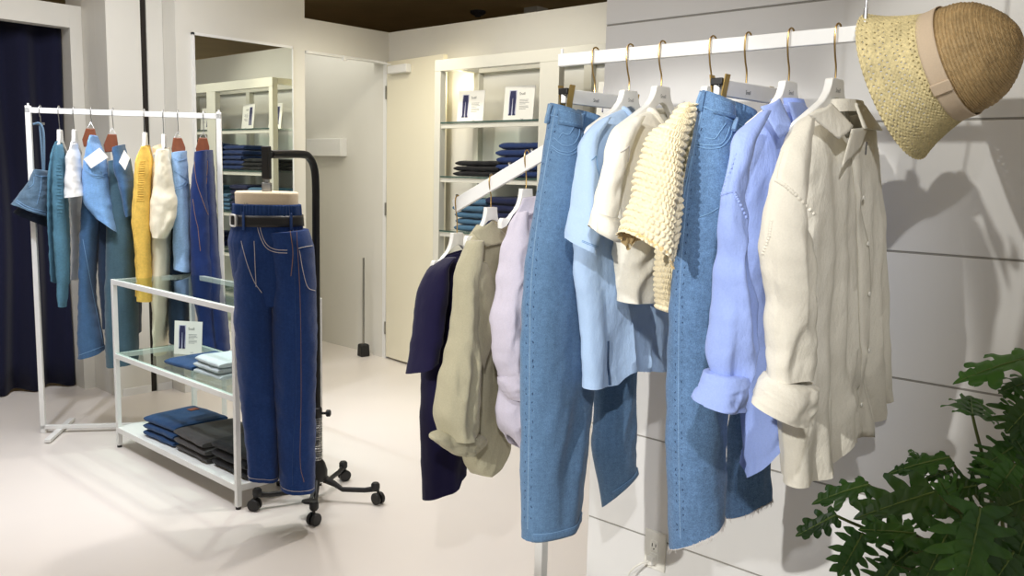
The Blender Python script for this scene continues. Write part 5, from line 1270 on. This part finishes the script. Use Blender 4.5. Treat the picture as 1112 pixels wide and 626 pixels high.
def add_leaf(ub, vb, ut, vt, D, W, nh=None, dD=0.0, lobes=5, depth=.6, droop=.1, seed=0, stem=True, kink=None):
    B = at(ub, vb, D); T_ = at(ut, vt, D + dD); leaf(B, T_, W, nh if nh is not None else up * .8 + tc * .6, lobes, depth, droop, seed)
    if stem:
        s0 = np.array([PC[0] + random.uniform(-.05, .05), PC[1] + random.uniform(-.05, .05), .63]); m1 = s0 * .5 + B * .5; m1[2] = s0[2] + (B[2] - s0[2]) * .62; m1[:2] = s0[:2] * .62 + B[:2] * .38
        b = MB(); pts = smoothpath([s0, m1, B], 10); b.tube(pts, list(np.linspace(.0050, .0026, len(pts))), 6); b.build('petiole', M['stem'], t)
LV = [  # base u,v  tip u,v  depth  half width, extra
    (1122, 388, 1037, 406, 1.50, .055, dict(nh=up * 1.0 + tc * .35, dD=-.03, lobes=4.5, depth=.85, droop=.14)),
    (1056, 451, 1053, 433, 1.54, .052, dict(nh=up * .9 + tc * .42, dD=.10, lobes=4, depth=.5, droop=-.05)),
    (1130, 412, 1084, 424, 1.52, .05, dict(nh=up * .9 + tc * .3, depth=.85)),
    (1125, 436, 1092, 470, 1.46, .06, dict(depth=.8)),
    (1100, 486, 1066, 507, 1.50, .05, dict()),
    (1128, 470, 1092, 446, 1.55, .06, dict()),
    (1031, 498, 963, 508, 1.50, .030, dict(nh=up * 1 + tc * .5, lobes=4.5, droop=.18)),
    (943, 527, 882, 541, 1.47, .034, dict(nh=up * .9 + tc * .6, lobes=4, droop=.2)),
    (907, 560, 864, 582, 1.45, .027, dict(nh=up * .6 + tc * .8, lobes=4, droop=.1)),
    (936, 580, 911, 628, 1.42, .045, dict(nh=tc * 1 + up * .5, lobes=5)),
    (1014, 535, 928, 561, 1.42, .062, dict(nh=tc * .9 + up * .8, lobes=4.5, depth=.8)),
    (992, 580, 934, 573, 1.38, .042, dict(nh=up * .8 + tc * .7, lobes=4.5, depth=.7)),
    (988, 598, 960, 622, 1.40, .042, dict(nh=tc + up * .4, lobes=5)),
    (1064, 552, 1050, 646, 1.25, .075, dict(nh=tc * 1.0 + up * .6, lobes=5, depth=.7, droop=.16)),
    (1060, 528, 1020, 534, 1.47, .045, dict(nh=tc * .8 + up * .6)),
    (1034, 512, 1000, 520, 1.52, .03, dict(nh=up)),
    (1102, 505, 1078, 540, 1.44, .06, dict(nh=tc + up * .6)),
    (1122, 540, 1076, 556, 1.40, .06, dict(nh=tc * .8 + up)),
    (1116, 570, 1096, 640, 1.30, .07, dict(nh=tc * 1.0 + up * .5, lobes=5)),
    (1030, 575, 1002, 640, 1.34, .055, dict(nh=tc + up * .5, lobes=4.5)),
    (1080, 580, 1030, 600, 1.36, .06, dict(nh=tc * .7 + up)),
    (1012, 508, 988, 490, 1.55, .03, dict(nh=up + tc * .3)),
    (1010, 560, 985, 530, 1.50, .05, dict(nh=tc + up * .4)),
    (1045, 565, 1022, 520, 1.46, .05, dict(nh=tc + up * .4)),
    (1100, 600, 1070, 650, 1.28, .065, dict(nh=tc + up * .4)),
    (970, 615, 945, 650, 1.36, .04, dict(nh=tc + up * .4)),
    (1085, 530, 1060, 500, 1.52, .04, dict(nh=tc + up * .3)),
    (1120, 505, 1100, 470, 1.50, .05, dict(nh=tc + up * .3)),
    (1140, 600, 1085, 618, 1.30, .06, dict(nh=tc * .7 + up)),
    (1010, 600, 975, 600, 1.45, .045, dict(nh=tc * .7 + up)),
]
for k, (a_, b_, c_, d_, D_, W2, kw) in enumerate(LV): add_leaf(a_, b_, c_, d_, D_, W2, seed=k + 3, **kw)

# ================================================================== LIGHT
wd = bpy.data.worlds.new('world'); SC.world = wd; wd.use_nodes = True
bg = wd.node_tree.nodes['Background']; bg.inputs['Color'].default_value = (1.0, .985, .95, 1); bg.inputs['Strength'].default_value = .385
def spot(name, loc, target, power, color=(1, 1, 1), size=70, blend=.6, radius=.05):
    l = bpy.data.lights.new(name, 'SPOT'); l.energy = power; l.color = color; l.spot_size = math.radians(size); l.spot_blend = blend; l.shadow_soft_size = radius
    o = bpy.data.objects.new(name, l); COL.objects.link(o); o.location = loc
    o.rotation_euler = (Vector(target) - Vector(loc)).to_track_quat('-Z', 'Y').to_euler(); return o
spot('ceiling_spot', (-3.2, .86, 2.72), (2.1, 1.30, 1.02), 760, (1, .98, .94), 16.5, .25, .04)
spot('ceiling_spot', (-1.5, 1.5, 2.9), (1.75, .56, 1.72), 200, (1, .98, .92), 15, .5, .04)
spot('ceiling_spot', (2.6, 2.9, 3.0), (2.3, 2.7, 0), 110, (1, .96, .92), 95, .8, .06)
spot('ceiling_spot', (2.8, 4.2, 3.0), (2.3, 3.6, .2), 80, (1, .97, .93), 80, .7, .05)
spot('ceiling_spot', (1.0, 4.0, 3.0), (1.7, 4.8, .6), 130, (.86, .9, 1), 75, .7, .05)
spot('ceiling_spot', (3.4, 4.3, 3.0), (4.0, 5.2, .6), 70, (1, .93, .74), 95, .8, .06)
spot('ceiling_spot', (2.9, 3.4, 3.0), (4.4, 3.9, 1.4), 70, (1, .95, .82), 80, .8, .06)
l = bpy.data.lights.new('shelf_lamp', 'POINT'); l.energy = 1.4; l.color = (1, .86, .5); l.shadow_soft_size = .04
o = bpy.data.objects.new('shelf_lamp', l); COL.objects.link(o); o.location = (4.36, 4.55, 2.1)
def panel(loc, sx, sy, power, color):  # area light added to lift the ambient level, no fixture of the store
    l = bpy.data.lights.new('soft_fill_light', 'AREA'); l.shape = 'RECTANGLE'; l.size = sx; l.size_y = sy; l.energy = power; l.color = color
    o = bpy.data.objects.new('soft_fill_light', l); COL.objects.link(o); o.location = loc; return o
panel((1.6, 3.9, 3.03), 2.0, 2.0, 74, (.98, .98, 1)); panel((.2, .9, 3.03), 1.6, 1.6, 5, (1, .98, .95)); panel((4.08, 6.2, 2.55), .6, 1.3, 5, (1, .98, .9))  # added fills over the floor, near the rail and behind the doorway
spot('ceiling_spot', (-.9, -.6, 2.9), (1.6, 1.25, 1.35), 200, (.98, .98, 1), 31, .6, .04)
SC.view_settings.view_transform = 'Standard'; SC.view_settings.look = 'None'; SC.view_settings.gamma = 1; SC.view_settings.use_curve_mapping = False
SC.view_settings.exposure = -0.05
SC.cycles.max_bounces = 8; SC.cycles.transparent_max_bounces = 12
for o in bpy.data.objects:
    if '_o' in o: del o['_o']
